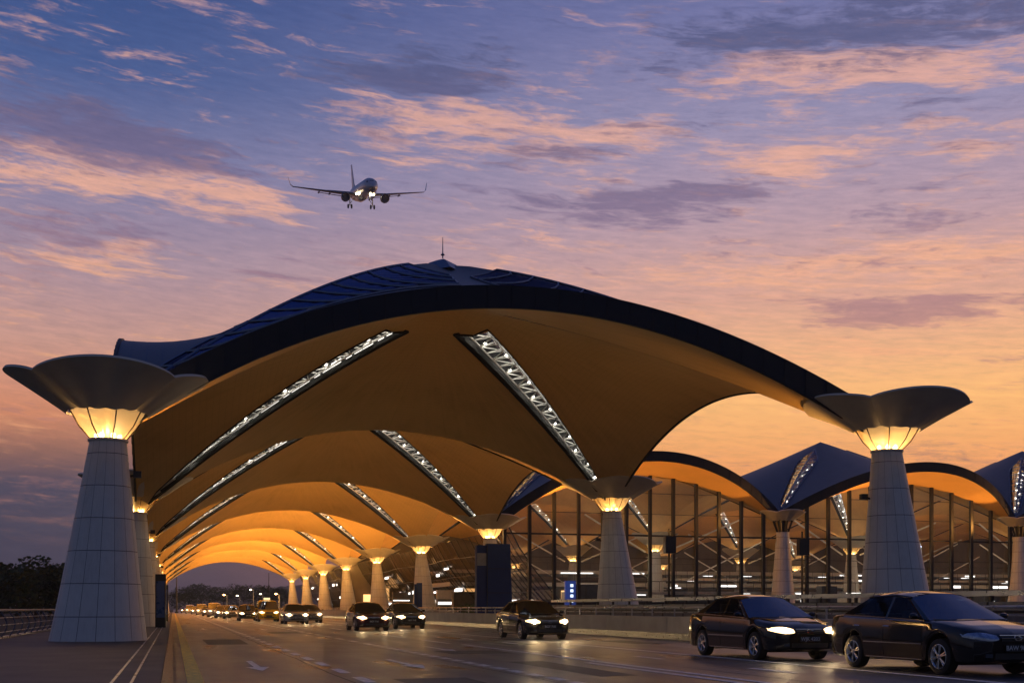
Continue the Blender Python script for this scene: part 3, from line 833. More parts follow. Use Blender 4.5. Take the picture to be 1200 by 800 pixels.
# ------------------------------------------------------------------ parapets, rails
M['parapet'] = pbr('pale_rendered_parapet', (.30, .27, .25), .7, var=.15, scale=.9, bump=.2)
par = empty('roadside_parapet', 'low pale concrete wall with a steel handrail along the right edge of the road', 'barrier', (16.8, 0, 0))
b = MB(); y = 8
while y < 270:
    b.box(.0, .5, y, y+5.97, .22, .80); y += 6
b.build('wall', M['parapet'], par)
b = MB(); b.box(-.05, .55, 8, 270, -.1, .215); b.build('plinth', M['granite'], par)
b = MB(); y = 8.0
while y < 270:
    b.tube((.3, y, .8), (.3, y, 1.12), .028, 6); y += 2.0
b.tube((.3, 8, 1.12), (.3, 270, 1.12), .035, 8); b.tube((.3, 8, .95), (.3, 270, .95), .02, 6)
b.build('handrail', M['steel'], par)
ramp = empty('ramp_parapet', 'banded blue grey parapet in front of the first right hand column', 'barrier', (22.4, 0, 0))
b = MB(); b.box(0, .35, 12, 68, .55, 1.28); b.build('wall', pbr('slate_panels', (.10, .11, .13), .4, var=.15), ramp)
b = MB(); b.box(-.06, .42, 12, 68, 1.45, 1.60)
b.build('coping', M['steel'], ramp)
b = MB(); y = 12
while y < 68:
    b.box(.1, .2, y, y+.08, 1.28, 1.45); b.box(-.02, 0, y, y+.06, .6, 1.28); y += 2.3
b.tube((-.05, 12, 1.0), (-.05, 68, 1.0), .03, 6)
b.build('post', M['frame'], ramp)
# left curved-baluster railing
rail = empty('footbridge_railing', 'blue steel railing with curved balusters at the left edge of the pavement', 'railing', (-5.3, 0, 0))
M['bluesteel'] = pbr('blue_painted_steel', (.05, .075, .13), .4, .3)
b = MB(); y = 20.0
while y < 200:
    b.poly([(.0+.22*math.sin(math.pi*f), y, .12+.9*f) for f in (0, .2, .4, .6, .8, 1)], .03, 6); y += 2.0
b.tube((0, 18, 1.02), (0, 200, 1.02), .045, 8)
b.build('frame', M['bluesteel'], rail)
b = MB()
for f in (.25, .5, .75): b.tube((.22*math.sin(math.pi*f), 18, .12+.9*f), (.22*math.sin(math.pi*f), 200, .12+.9*f), .012, 5)
b.box(-.04, .06, 18, 200, .12, .19)
b.build('bar', M['steel'], rail)

# ------------------------------------------------------------------ pylons, signs, posts
M['navy'] = pbr('navy_enamel_panel', (.012, .035, .15), .6, var=.05, spec=.15)
M['greyp'] = pbr('grey_panel', (.16, .18, .22), .4)
def pylon(p, t, z0_, z1, w, dep, label, panel=False, tilt=0):
    o = empty('sign_pylon', label, 'sign pylon', (p, t, z0_), 0, 'navy sign pylons')
    m = MB(); h = z1-z0_
    m.box(-w/2, -w/2+.30*w, -dep/2+.05, dep/2, 0, h-.1)
    m.build('side_panel', M['navy'], o)
    m = MB(); base = len(m.v)
    x0, x1 = -w/2+.31*w, w/2
    for (z_, e) in ((0, tilt), (h, 0)):
        for x_, y_ in ((x0, -dep/2), (x1+e, -dep/2), (x1+e, dep/2), (x0, dep/2)): m.v.append((x_, y_, z_))
    for q in ((0, 3, 2, 1), (4, 5, 6, 7), (0, 1, 5, 4), (1, 2, 6, 5), (2, 3, 7, 6), (3, 0, 4, 7)): m.face([base+i for i in q])
    m.build('front_panel', M['navy'], o)
    m = MB()
    for f in (.33, .66): m.box(x0-.01, x1+.01, -dep/2-.012, -dep/2, h*f-.012, h*f+.012)
    m.tube((x0, -dep/2-.02, 0), (x0, -dep/2-.02, h+.0), .02, 4)
    m.build('joint_strip', M['frame'], o)
    if panel:
        m = MB(); m.box(-w/2+.03, -w/2+.30*w-.02, -dep/2+.03, -dep/2+.049, h*.70, h*.87); m.build('notice', M['greyp'], o)
    return o
pylon(19.15, 70, .55, 5.1, 2.15, .5, 'tall navy two panel pylon with a grey notice, left of the second right hand column', True, .16)
pylon(20.6, 100, .55, 3.3, .65, .35, 'narrow blue pylon behind the dark cars, left of the tall navy pylon')
M['posterblue'] = pbr('dim_blue_poster', (.01, .05, .16), .3)
for (p, t, lab) in ((-.62, 62.2, 'black framed blue poster stand beside the second left hand column'), (-.62, 90.5, 'black framed poster stand beside the third left hand column')):
    o = empty('poster_stand', lab, 'poster stand', (p, t, .12), 0, 'poster stands on the left pavement')
    m = MB(); m.box(-.26, .26, -.6, .6, 0, 2.7); m.build('frame', M['frame'], o)
    m = MB(); m.box(-.2, .2, -.62, -.602, .5, 2.35); m.build('poster', M['posterblue'], o)
# speaker boxes on masts before the glass wall
for (px, lab) in ((713, 'black speaker box on a mast just left of the second right hand column'), (784, 'black speaker box on a mast between the second right hand column and the bare one'), (940, 'black speaker box on a mast just right of the bare terminal column')):
    q = at(px, 640, 90.5)
    o = empty('speaker_mast', lab, 'mast', (q.x, q.y, .8), 0, 'speaker masts before the glass wall')
    m = MB(); m.tube((0, 0, 0), (0, 0, 7.0), .11, 8, .08); m.lathe([(.2, 0), (.2, .12), (.1, .14)], 10); m.build('pole', M['frame'], o)
    m = MB(); m.box(-.48, .48, -.4, .1, 4.9, 6.35); m.build('speaker_box', M['frame'], o)
# lit blue sign with four white characters-like squares
q = at(664, 690, 90)
o = empty('lit_sign', 'upright blue lit sign with four white marks, in front of the glass wall', 'sign', (q.x, 89.0, .8))
m = MB(); m.box(-.45, .45, 0, .25, 0, 2.5); m.build('case', emit('blue_sign_case', (.05, .12, .6), .22, (.02, .04, .14)), o)
m = MB()
for k in range(4): m.box(-.02, .22, -.03, -.005, .75+.42*k, .98+.42*k)
m.build('mark', emit('white_sign_marks', (.7, .85, 1), 1.6), o)

# low dark hedge at the column foot
M['hedge'] = M['leaf']
def leafcloud(mbx, cx, cy, cz, rx, ry, rz, n, s, rnd):
    for _ in range(n):
        while True:
            a = [rnd.uniform(-1, 1) for _ in range(3)]
            l2 = sum(v*v for v in a)
            if .15 < l2 < 1: break
        c = Vector((cx+a[0]*rx, cy+a[1]*ry, cz+a[2]*rz))
        d1 = Vector((rnd.uniform(-1, 1), rnd.uniform(-1, 1), rnd.uniform(-.6, .6))).normalized()*s*rnd.uniform(.6, 1.3)
        d2 = d1.orthogonal().normalized()*s*rnd.uniform(.4, .8)
        mbx.face([mbx.vert(c-d1), mbx.vert(c+d2), mbx.vert(c+d1), mbx.vert(c-d2)])
rnd = random.Random(3)
b = MB()
for i in range(26): leafcloud(b, 22.6+rnd.uniform(-.5, .5), 71+i*.75, 1.05, .7, .6, rnd.uniform(.35, .6), 70, .13, rnd)
stuff(b.build('hedge', M['leaf']), 'dark low hedge on the forecourt left of the second right hand column', 'hedge')

# trees
def tree(px, t, h, w, seed, label, grp='dark trees beyond the railing'):
    rnd = random.Random(seed); q = at(px, 700, t)
    o = empty('tree', label, 'tree', (q.x, t, -.05), rnd.uniform(0, 6), grp)
    tr = MB(); tr.tube((0, 0, 0), (.1, 0, h*.45), .22, 7, .13)
    cr = MB()
    for i in range(7):
        a = i*.9+rnd.random(); rr = rnd.uniform(.2, .62)*w*.5; zz_ = h*rnd.uniform(.42, .86)
        e = Vector((rr*math.cos(a), rr*math.sin(a), zz_)); tr.tube((.1, 0, h*.35), e, .08, 5, .03)
        leafcloud(cr, e.x, e.y, e.z, w*.26, w*.26, h*.14, 120, .30, rnd)
    leafcloud(cr, 0, 0, h*.66, w*.40, w*.40, h*.30, 520, .30, rnd)
    leafcloud(cr, 0, 0, h*.32, w*.44, w*.44, h*.26, 320, .34, rnd)
    tr.build('trunk', M['bark'], o); cr.build('crown', M['leaf'], o)
specs = [(-22, 150, 7.0, 8, 'leftmost dark tree behind the railing'), (2, 165, 6.2, 8, 'second dark tree from the left edge, low and wide'), (20, 145, 6.0, 7, 'low dark tree, third from the left edge'),
         (42, 150, 7.9, 7.5, 'tallest dark tree left of the first column'), (58, 160, 6.6, 7, 'dark tree just right of the tallest one, behind the first column'), (74, 150, 6.8, 8, 'dark tree half hidden behind the first left hand column'),
         (95, 170, 7.0, 9, 'dark tree wholly behind the first left hand column')]
for i, (px, t, h, w, lab) in enumerate(specs): tree(px, t, h, w, 20+i, lab)
for i, (px, t, h, w, lab) in enumerate([(216, 420, 9, 13, 'far round tree at the left end of the road'), (236, 430, 10.5, 14, 'far broad tree behind the queue of cars'), (262, 440, 9.5, 14, 'far dark tree under the canopy arch, behind the nearest street lamp'),
                                        (286, 450, 10.5, 15, 'far tree left of the thin mast'), (310, 430, 10, 14, 'far tree right of the thin mast'), (330, 420, 9, 12, 'far tree beside the last right hand column')]):
    tree(px, t, h, w, 50+i, lab, 'far trees at the end of the road')

# far street lamps and masts
M['lampglow'] = emit('sodium_lamp', (1, .5, .18), 30)
M['lampcool'] = emit('pale_lamp', (1, .8, .5), 18)
for i, (px, py, t, lab, mt) in enumerate([(266, 697, 292, 'far orange street lamp above the queue, leftmost lit one', 'lampglow'), (281, 698, 330, 'smaller far street lamp right of the leftmost lit one', 'lampcool'),
                                          (297, 691, 300, 'far street lamp in the middle, tallest of them', 'lampcool'), (308, 696, 350, 'faint far street lamp left of the orange one by the last column', 'lampcool'), (327, 696, 275, 'far orange street lamp beside the last right hand column', 'lampglow')]):
    q = at(px, py, t)
    o = empty('street_lamp', lab, 'street lamp', (q.x, q.y, 0), 0, 'far street lamps')
    m = MB(); m.tube((0, 0, 0), (0, 0, q.z), .09, 6, .06); m.tube((0, 0, q.z), (-.7, 0, q.z+.15), .05, 5); m.build('pole', M['steel'], o)
    m = MB(); m.lathe([(.02, -.16), (.28, -.08), (.28, .06), (.02, .14)], 10, 'z', (-.7, 0, q.z+.1)); m.build('lamp_head', M[mt], o)
    point('lamp_light', (-.7, 0, q.z-.3), 120, (1, .6, .3), .2, o)
for px, py, t, lab in ((207, 671, 270, 'thick dark mast at the left end of the canopy arch'), (315, 671, 300, 'thin dark mast rising under the canopy arch')):
    q = at(px, py, t); o = MB(); o.tube((0, 0, 0), (0, 0, q.z), .22 if px < 300 else .10, 8, .08)
    o.lathe([(.4, 0), (.4, .3), (.2, .35)], 8)
    tag(o.build('mast', M['frame'], None, loc=(q.x, q.y, 0)), lab, 'mast', 'dark masts at the road end')

# ================================================================== VEHICLES
M['tyre'] = pbr('tyre_rubber', (.012, .012, .012), .8)
M['rim'] = pbr('alloy_rim', (.55, .54, .52), .25, .9, var=.05)
M['chrome'] = pbr('chrome', (.7, .68, .65), .12, 1.0, var=.03)
M['carglass'] = glassy('car_glass', (.55, .66, .85), .7, .02, (.17, .19, .24))
M['plate'] = pbr('black_plate', (.015, .015, .015), .4)
M['platetext'] = pbr('white_plate_letters', (.6, .6, .6), .5)
M['beam'] = emit('lit_headlamp', (1, .74, .40), 320)
M['beamoff'] = pbr('unlit_headlamp', (.28, .33, .42), .08, .6, var=.3, scale=14, coat=1)
M['lenslit'] = emit('glowing_headlamp_lens', (1, .66, .32), 3.6, (.4, .35, .3))
M['foglass'] = pbr('dark_fog_lamp', (.05, .06, .08), .15, .3)
M['seat'] = pbr('dark_seat_fabric', (.10, .10, .11), .8)
M['plastic'] = pbr('black_trim', (.01, .01, .01), .5)
M['tail'] = pbr('red_tail_lamp', (.35, .02, .01), .15, coat=1)
M['amber'] = pbr('amber_side_lamp', (.5, .2, .03), .2)
def carpaint(n, c, metal=.0): return pbr(n, c, .07, metal, var=.02, coat=0, rvar=.0, spec=.55)
PAINT = {k: carpaint(k+'_car_paint', c, m_) for k, (c, m_) in {'black': ((.005, .005, .007), .0), 'darkgrey': ((.03, .028, .026), .3), 'silver': ((.42, .43, .46), .6), 'yellow': ((.90, .52, .02), .0),
                                                           'white': ((.62, .60, .56), 0), 'maroon': ((.06, .02, .018), .2), 'beige': ((.30, .24, .17), .3)}.items()}

def interp(tab, x):
    if x <= tab[0][0]: return tab[0][1]
    for (a, va), (c_, vc) in zip(tab, tab[1:]):
        if x <= c_: return va+(vc-va)*(x-a)/(c_-a)
    return tab[-1][1]
SEDAN = dict(L=4.36, W=.845, wr=.30, wf=1.30, wb=-1.22,
  plan=[(-2.16, .60), (-2.12, .70), (-2.02, .765), (-1.80, .81), (-1.2, .838), (0, .845), (1.1, .84), (1.6, .825), (1.85, .79), (2.02, .72), (2.12, .62), (2.19, .47)],
  deck=[(-2.16, .86), (-2.10, .93), (-1.95, .965), (-1.6, .975), (-1.3, .96), (0, .93), (.95, .90), (1.3, .865), (1.7, .80), (1.95, .735), (2.1, .665), (2.19, .60)],
  side=dict(A0=(1.02, .895), A1=(.24, 1.345), A0b=(.86, .90), A1b=(.15, 1.355), Bt=1.385, Bz=.93, B=(-.20, -.27), C1=(-.86, 1.345), C0=(-1.28, .965), D1=(-1.02, 1.355), D0=(-1.62, .985)),
  roof=[(.24, 1.36), (.0, 1.395), (-.35, 1.415), (-.75, 1.40), (-1.02, 1.365)], hb=.78, ht=.57)
VAN = dict(L=4.6, W=.88, wr=.32, wf=1.42, wb=-1.35,
  plan=[(-2.26, .74), (-2.2, .82), (-2.0, .86), (-1.2, .88), (0, .88), (1.2, .875), (1.7, .86), (2.0, .80), (2.15, .72), (2.24, .60), (2.29, .45)],
  deck=[(-2.26, 1.0), (-2.2, 1.06), (-1.9, 1.08), (0, 1.05), (1.3, 1.02), (1.7, .96), (2.0, .88), (2.15, .80), (2.29, .70)],
  side=dict(A0=(1.55, 1.0), A1=(.66, 1.62), A0b=(1.35, 1.01), A1b=(.56, 1.63), Bt=1.70, Bz=1.05, B=(-.1, -.2), C1=(-1.75, 1.64), C0=(-1.85, 1.07), D1=(-2.02, 1.66), D0=(-2.18, 1.06)),
  roof=[(.66, 1.66), (.2, 1.74), (-.6, 1.78), (-1.4, 1.76), (-2.02, 1.69)], hb=.84, ht=.70)

def make_car(sp, name, label, cat, paint, lights_on=True, plate=None, group=None, detail=True):
    root = empty(name, label, cat, (0, 0, 0), 0, group)
    wr, ymin, ymax = sp['wr'], sp['plan'][0][0], sp['plan'][-1][0]
    ra = wr+.055; zc_ = wr
    ys = set(round(a, 4) for a, _ in sp['plan']) | set(round(a, 4) for a, _ in sp['deck'])
    for c_ in (sp['wf'], sp['wb']):
        for f in (-1, -.97, -.88, -.7, -.4, 0, .4, .7, .88, .97, 1): ys.add(round(c_+f*ra, 4))
    ys |= {round(ymin+(ymax-ymin)*i/30, 4) for i in range(31)}
    ys = sorted(ys); out = [ys[0]]
    for y_ in ys[1:]:
        if y_-out[-1] > .012: out.append(y_)
    ys = out; sec = []
    for y_ in ys:
        w = interp(sp['plan'], y_); dk_ = interp(sp['deck'], y_)
        end = min(1, (y_-ymin)/.25, (ymax-y_)/.25); sill = .20+.05*(1-end)
        for c_ in (sp['wf'], sp['wb']):
            d_ = abs(y_-c_)
            if d_ < ra: sill = max(sill, zc_+math.sqrt(max(0, ra*ra-d_*d_))-.0)
        sh = dk_-.04
        zs = [(0, sill), (w*.90, sill), (w*.965, sill+.03), (w*.995, max(sill+.06, .42)), (w, max(sill+.09, .56)), (w*.985, max(sill+.12, sh-.10)), (w*.955, max(sill+.14, sh)), (w*.90, max(sill+.15, dk_-.005)), (w*.55, dk_+.018), (0, dk_+.03)]
        sec.append([(-x_, y_, z_) for x_, z_ in zs[::-1]][:-1]+[(x_, y_, z_) for x_, z_ in zs])
    # close the loop top and bottom: order from top centre (left) round bottom to top centre (right)
    m = MB(); m.grid(sec, flip=True)
    for e in (0, -1):
        idx = [m.vert(p_) for p_ in sec[e]]; m.face(idx if e == 0 else idx[::-1])
    bvh = BVHTree.FromPolygons([Vector(v_) for v_ in m.v], m.f)
    body = m.build('body', paint, root, smooth=38)
    def front(x_, z_, d=1, off=.008, default=None):
        h = bvh.ray_cast(Vector((x_, 4*d, z_)), Vector((0, -d, 0)))
        return Vector((x_, (h[0].y if h[0] else ymax*d)+off*d, z_))
    def sideat(y_, z_, s_, off=.006):
        h = bvh.ray_cast(Vector((3*s_, y_, z_)), Vector((-s_, 0, 0)))
        return Vector(((h[0].x if h[0] else s_*sp['W'])+off*s_, y_, z_))
    # cabin
    s = sp['side']; zb, ztp = s['Bz'], s['Bt']
    def cx(z_, s_): return s_*(sp['hb']-(sp['hb']-sp['ht'])*max(0, (z_-s['A0'][1]))/(ztp-s['A0'][1]))
    def cp(yz, s_, o=0): return Vector((cx(yz[1], s_)+o*s_, yz[0], yz[1]))
    cab = MB(); gls = []
    rf = sp['roof']; pts = []
    for y_, z_ in rf:
        row = []
        for j in range(9):
            f = -1+j/4; row.append((f*sp['ht']*1.0, y_-(.0 if abs(f) < .9 else .0), z_-.05*f*f-(.03 if abs(f) == 1 else 0)))
        pts.append(row)
    cab.grid(pts, flip=True)
    def edgez(y_): return interp([(a, v-.08) for a, v in rf][::-1], y_)
    B0, B1 = s['B']
    low = {}
    for s_ in (-1, 1):
        rt = lambda y_: Vector((s_*sp['ht'], y_, edgez(y_)))
        A0, A1, A0b, A1b = cp(s['A0'], s_), rt(s['A1'][0]), cp(s['A0b'], s_), rt(s['A1b'][0])
        Bf0, Bf1, Br0, Br1 = cp((B0, zb), s_), rt(B0), cp((B1, zb), s_), rt(B1)
        C0, C1, D0, D1 = cp(s['C0'], s_), rt(s['C1'][0]), cp(s['D0'], s_), rt(s['D1'][0])
        low[s_] = (A0, A1, D0, D1)
        def q(a, b2, c2, d2, mbx): mbx.quad(a, b2, c2, d2)
        q(A0, A1, A1b, A0b, cab); q(Bf0, Bf1, Br1, Br0, cab); q(C0, C1, D1, D0, cab)
        # skirt under the windows down to the deck
        dn = Vector((s_*.02, 0, -.10))
        cab.quad(A0, A0+dn, D0+dn, D0)
        ins = Vector((-.004*s_, 0, 0))
        gls.append(('side_window', [A0b+ins, A1b+ins, Bf1+ins, Bf0+ins])); gls.append(('side_window', [Br0+ins, Br1+ins, C1+ins, C0+ins]))
        cab.tube(A1b.lerp(A0b, 0), A0b, .018, 5); cab.poly([rt(y_) for y_ in (s['A1'][0], B0, s['C1'][0], s['D1'][0])], .022, 5)
    cab.build('cabin_frame', paint, root, smooth=30)
    # curved windscreen and rear window
    def screen(a0, a1, bulge):
        rows = []
        for i in range(5):
            f = i/4; row = []
            for j in range(9):
                u_ = -1+j/4
                p0 = a0.copy(); p1 = a1.copy(); p0.x *= abs(u_) if False else 1
                x_ = u_*(abs(p0.x)+(abs(p1.x)-abs(p0.x))*f)
                y_ = p0.y+(p1.y-p0.y)*f+bulge*(1-u_*u_)*(1-f*.75); z_ = p0.z+(p1.z-p0.z)*f+.06*(1-u_*u_)*f+.02*(1-u_*u_)
                row.append((x_, y_, z_))
            rows.append(row)
        return rows
    m = MB(); m.grid(screen(low[1][0], low[1][1], .13)); m.build('windscreen', M['carglass'], root, smooth=True)
    m = MB(); m.grid(screen(low[1][2], low[1][3], -.12)); m.build('rear_window', M['carglass'], root, smooth=True)
    for nm, pp in gls:
        m = MB(); m.quad(*pp); m.build(nm, M['carglass'], root)
    # interior
    m = MB(); yb = s['B'][0]
    for sx in (-.36, .36):
        for yy_, hh in ((.10, 1.12), (-.85, 1.06)):
            dy = yy_+(sp is VAN)*.3
            m.box(sx-.23, sx+.23, dy-.12, dy, .6, hh-.06); m.box(sx-.12, sx+.12, dy-.11, dy-.02, hh-.03, hh+.14)
    m.box(-.7, .7, s['A0'][0]-.32, s['A0'][0]+.05, .75, s['A0'][1]+.02)
    m.build('seat', M['seat'], root)
    # lamps
    for s_ in (-1, 1):
        m = MB(); pts = []
        zc2 = interp(sp['deck'], ymax-.12)-.055
        for i in range(8):
            f = i/7; x_ = s_*(sp['W']*(.42+.50*f)); hh = .062*(math.sin(math.pi*(f*.86+.10)))**.6+.006
            zz_ = zc2+.035*f
            pts.append([front(x_, zz_+hh*(-1+j/2), 1, .012+.012*math.sin(math.pi*j/4)) for j in range(5)])
        m.grid(pts, flip=s_ > 0); hl = m.build('headlight', M['lenslit'] if lights_on else M['beamoff'], root, smooth=True)
        if lights_on:
            cpt = front(s_*sp['W']*.64, zc2+.012, 1, .035)
            kb = 1.5 if group and 'towards' in group and plate and plate.startswith('BGT') else 1
            m = MB(); m.lathe([(.001, .012), (.045*kb, .008), (.058*kb, 0), (.05*kb, -.02)], 14, 'y', cpt); m.build('bulb', M['beam'], hl)
        if lights_on:
            p_ = front(s_*sp['W']*.66, zc2+.01, 1, .12)
            spot('headlight_beam', p_, (p_.x*1.02, p_.y+4.5, -.05), 620, (1, .62, .26), 42, 1, .05, root)
        m = MB(); m.grid([[front(s_*(sp['W']*(.60+.28*f)), .72+.07*g_, -1, .01) for g_ in (-1, 0, 1)] for f in (0, .33, .66, 1)], flip=s_ < 0); m.build('tail_light', M['tail'], root, smooth=True)
        m = MB(); pts = [[front(s_*(sp['W']*(.55+.12*f)), .34+.03*g_, 1, .012) for g_ in (-1, 0, 1)] for f in (0, .5, 1)]
        m.grid(pts, flip=s_ > 0); m.build('fog_lamp', M['foglass'], root)
        # mirror, handles, trim
        m = MB(); mz = s['A0'][1]+.05; my = s['A0b'][0]-.10; mx_ = sp['hb']+.02
        m.tube((s_*mx_*.97, my, mz-.02), (s_*(mx_+.1), my, mz), .02, 6)
        rows = []
        for a in range(9):
            t_ = math.pi*a/8; rows.append([(s_*(mx_+.11+.085*math.cos(t_)*1.0), my+.055*math.sin(t_)*math.cos(u2), mz+.02+.055*math.sin(t_)*math.sin(u2)) for u2 in [2*math.pi*q_/8 for q_ in range(9)]])
        m.grid(rows); m.build('wing_mirror', paint, root, smooth=True)
        m = MB()
        for yy_ in (B0+.16, s['C0'][0]+.32):
            m.poly([sideat(yy_, .78, s_, .012), sideat(yy_-.14, .785, s_, .028), sideat(yy_-.20, .785, s_, .012)] , .012, 5)
        m.build('door_handle', M['chrome'] if detail else paint, root)
        m = MB()
        m.poly([sideat(y_, .50, s_, .010) for y_ in [sp['wb']+ra+.05+(sp['wf']-sp['wb']-2*ra-.1)*i/8 for i in range(9)]], .013, 4)
        m.build('side_moulding', M['chrome'], root); m = MB()
        m.poly([sideat(y_, .235, s_, .006) for y_ in [sp['wb']+ra+.08+(sp['wf']-sp['wb']-2*ra-.16)*i/8 for i in range(9)]], .009, 4)
        m.build('sill_trim', M['chrome'], root)
        m = MB()
        for yy_ in (s['A0b'][0]+.02, (B0+B1)/2, s['C0'][0]+.02):
            m.poly([sideat(yy_, z_, s_, .001) for z_ in (.28, .4, .55, .7, .82)], .005, 4)
        m.build('door_seam', M['wellblack'], root)
    # grille, bumper slot, plates
    zg = interp(sp['deck'], ymax-.12)-.06
    m = MB(); m.grid([[front(-.30+.60*i/6, zg-.05+.09*j/2, 1, .010) for j in range(3)] for i in range(7)]); m.build('grille', M['plastic'], root)
    m = MB(); m.poly([front(-.30+.6*i/6, zg+.045, 1, .018) for i in range(7)], .010, 5)
    m.poly([front(-.30+.6*i/6, zg, 1, .018) for i in range(7)], .006, 4)
    m.poly([front(.07*math.cos(a), zg+.0+.035*math.sin(a), 1, .026) for a in [2*math.pi*i/12 for i in range(13)]], .008, 4)
    m.build('grille_bar', M['chrome'], root)
    m = MB(); m.grid([[front(-.42+.84*i/8, .28+.10*j, 1, .008) for j in range(2)] for i in range(9)]); m.build('air_intake', M['plastic'], root)
    m = MB(); yp = front(0, .46)[1]+.012
    m.box(-.24, .24, yp, yp+.015, .405, .515); pl = m.build('number_plate', M['plate'], root)
    if plate:
        cu = bpy.data.curves.new('plate_text', 'FONT'); cu.body = plate; cu.size = .105; cu.align_x = 'CENTER'; cu.align_y = 'CENTER'; cu.extrude = .002
        to = bpy.data.objects.new('tmp', cu); COL.objects.link(to)
        dg = bpy.context.evaluated_depsgraph_get(); me = bpy.data.meshes.new_from_object(to.evaluated_get(dg)); bpy.data.objects.remove(to)
        me.materials.clear(); me.materials.append(M['platetext'])
        o = bpy.data.objects.new('lettering', me); COL.objects.link(o); o.parent = pl; o.location = (0, yp+.018, .46); o.rotation_euler = (R(90), 0, R(180))
    m = MB(); m.box(-.24, .24, -front(0, .6, -1)[1]*-1-.02, front(0, .6, -1)[1]-.005, .56, .66); m.build('rear_plate', M['plate'], root)
    # wheel-arch lining + wheels
    for c_ in (sp['wf'], sp['wb']):
        m = MB(); m.box(-sp['W']*.72, sp['W']*.72, c_-ra*.95, c_+ra*.95, .17, zc_+ra*.72); m.build('wheel_well', M['wellblack'], root)
        for s_ in (-1, 1):
            xo = s_*(sp['W']-.13)
            m = MB(); m.lathe([(wr*.66, -.095), (wr*.90, -.10), (wr*.985, -.085), (wr, -.05), (wr, .05), (wr*.985, .085), (wr*.90, .10), (wr*.66, .095)], 28, 'x')
            wo = m.build('wheel', M['tyre'], root, smooth=50, loc=(xo, c_, wr))
            m = MB(); f = s_
            m.lathe([(wr*.60, f*.04), (wr*.665, f*.085), (wr*.69, f*.10), (wr*.655, f*.104), (wr*.60, f*.08)], 28, 'x')
            for k in range(6):
                a = 2*math.pi*k/6+.3
                for da in (-.13, .13):
                    m.tube((f*.085, wr*.12*math.cos(a), wr*.12*math.sin(a)), (f*.088, wr*.63*math.cos(a+da), wr*.63*math.sin(a+da)), wr*.055, 5)
            m.lathe([(.001, f*.105), (wr*.14, f*.10), (wr*.17, f*.08)], 12, 'x')
            m.build('rim', M['rim'], wo, smooth=40)
            m = MB(); m.lathe([(.001, f*.03), (wr*.6, f*.03)], 20, 'x'); m.build('brake_disc', M['wellblack'], wo)
    if sp is VAN and cat == 'taxi':
        m = MB(); m.box(-.25, .25, -.35, -.15, 1.80, 1.95); m.build('roof_sign', emit('lit_roof_sign', (1, .8, .4), 1.2), root)
    return root
def put(o, p, t, rz=180):
    o.location = (p, t, 0.0); o.rotation_euler = (0, 0, R(rz)); return o
GR = 'cars driving towards the camera'
carA = put(make_car(SEDAN, 'sedan', 'black saloon car with unlit headlights at the right edge, nearest to the camera', 'car', PAINT['black'], False, 'BAW 9018', GR), 12.95, 17.75)
carB = put(make_car(SEDAN, 'sedan', 'black saloon car with lit headlights, right behind the nearest unlit one', 'car', PAINT['black'], True, 'WJK 4203', GR), 12.65, 23.55)
carC = put(make_car(SEDAN, 'sedan', 'dark saloon with lit headlights in front of the tall navy pylon', 'car', PAINT['darkgrey'], True, 'BGT 718', GR), 12.45, 40.2)
def another(src, lab, p, t, paint, rz=180, rng=GR):
    o = copy_tree(src); o['label'] = lab; o['group'] = rng
    put(o, p, t, rz)
    for ch in o.children:
        if ch.type == 'MESH' and ch.name.split('.')[0] in ('body', 'cabin_frame', 'wing_mirror'):
            ch.material_slots[0].link = 'OBJECT'; ch.material_slots[0].material = PAINT[paint]
    return o
another(carC, 'left car of the dark pair with lit headlights', 9.2, 57.2, 'maroon')
another(carC, 'right car of the dark pair with lit headlights', 12.0, 62, 'darkgrey')
another(carC, 'silver saloon car with bluish plate, right of the yellow taxi', 8.1, 82, 'silver')
another(carC, 'beige car half hidden behind the silver saloon', 9.9, 89, 'beige')
taxi = put(make_car(VAN, 'taxi', 'yellow people carrier taxi in the middle of the far traffic', 'taxi', PAINT['yellow'], True, None, GR), 7.45, 98)
another(carC, 'dark car left of the yellow taxi', 6.2, 104, 'black')
QG = 'queue of far cars with glaring headlights'
ordn = ['first', 'second', 'third', 'fourth', 'fifth', 'sixth', 'seventh', 'eighth', 'ninth', 'tenth', 'eleventh', 'twelfth', 'thirteenth', 'fourteenth']
k = 0
q = [(5.7, 122, 'beige'), (5.2, 131, 'silver'), (5.5, 141, 'darkgrey'), (4.9, 149, 'white'), (5.3, 158, 'beige'), (4.7, 168, 'silver'), (5.0, 178, 'black'), (4.3, 190, 'white'), (4.8, 204, 'beige'), (3.9, 218, 'silver'), (3.2, 240, 'white'), (2.4, 262, 'beige')]
VQ = None
for i, (p, t, c_) in enumerate(q):
    lab = '%s car with glaring headlights, %s in the far queue counting leftwards' % ({'darkgrey': 'dark grey'}.get(c_, c_), ordn[i])
    if c_ == 'white':
        o = another(taxi, lab.replace('car', 'van', 1), p, t, 'white', rng=QG); o.name = 'van'; o['category'] = 'van'
        for ch in list(o.children):
            if ch.name.startswith('roof_sign'): bpy.data.objects.remove(ch)
    else: another(carC, lab, p, t, c_, rng=QG)

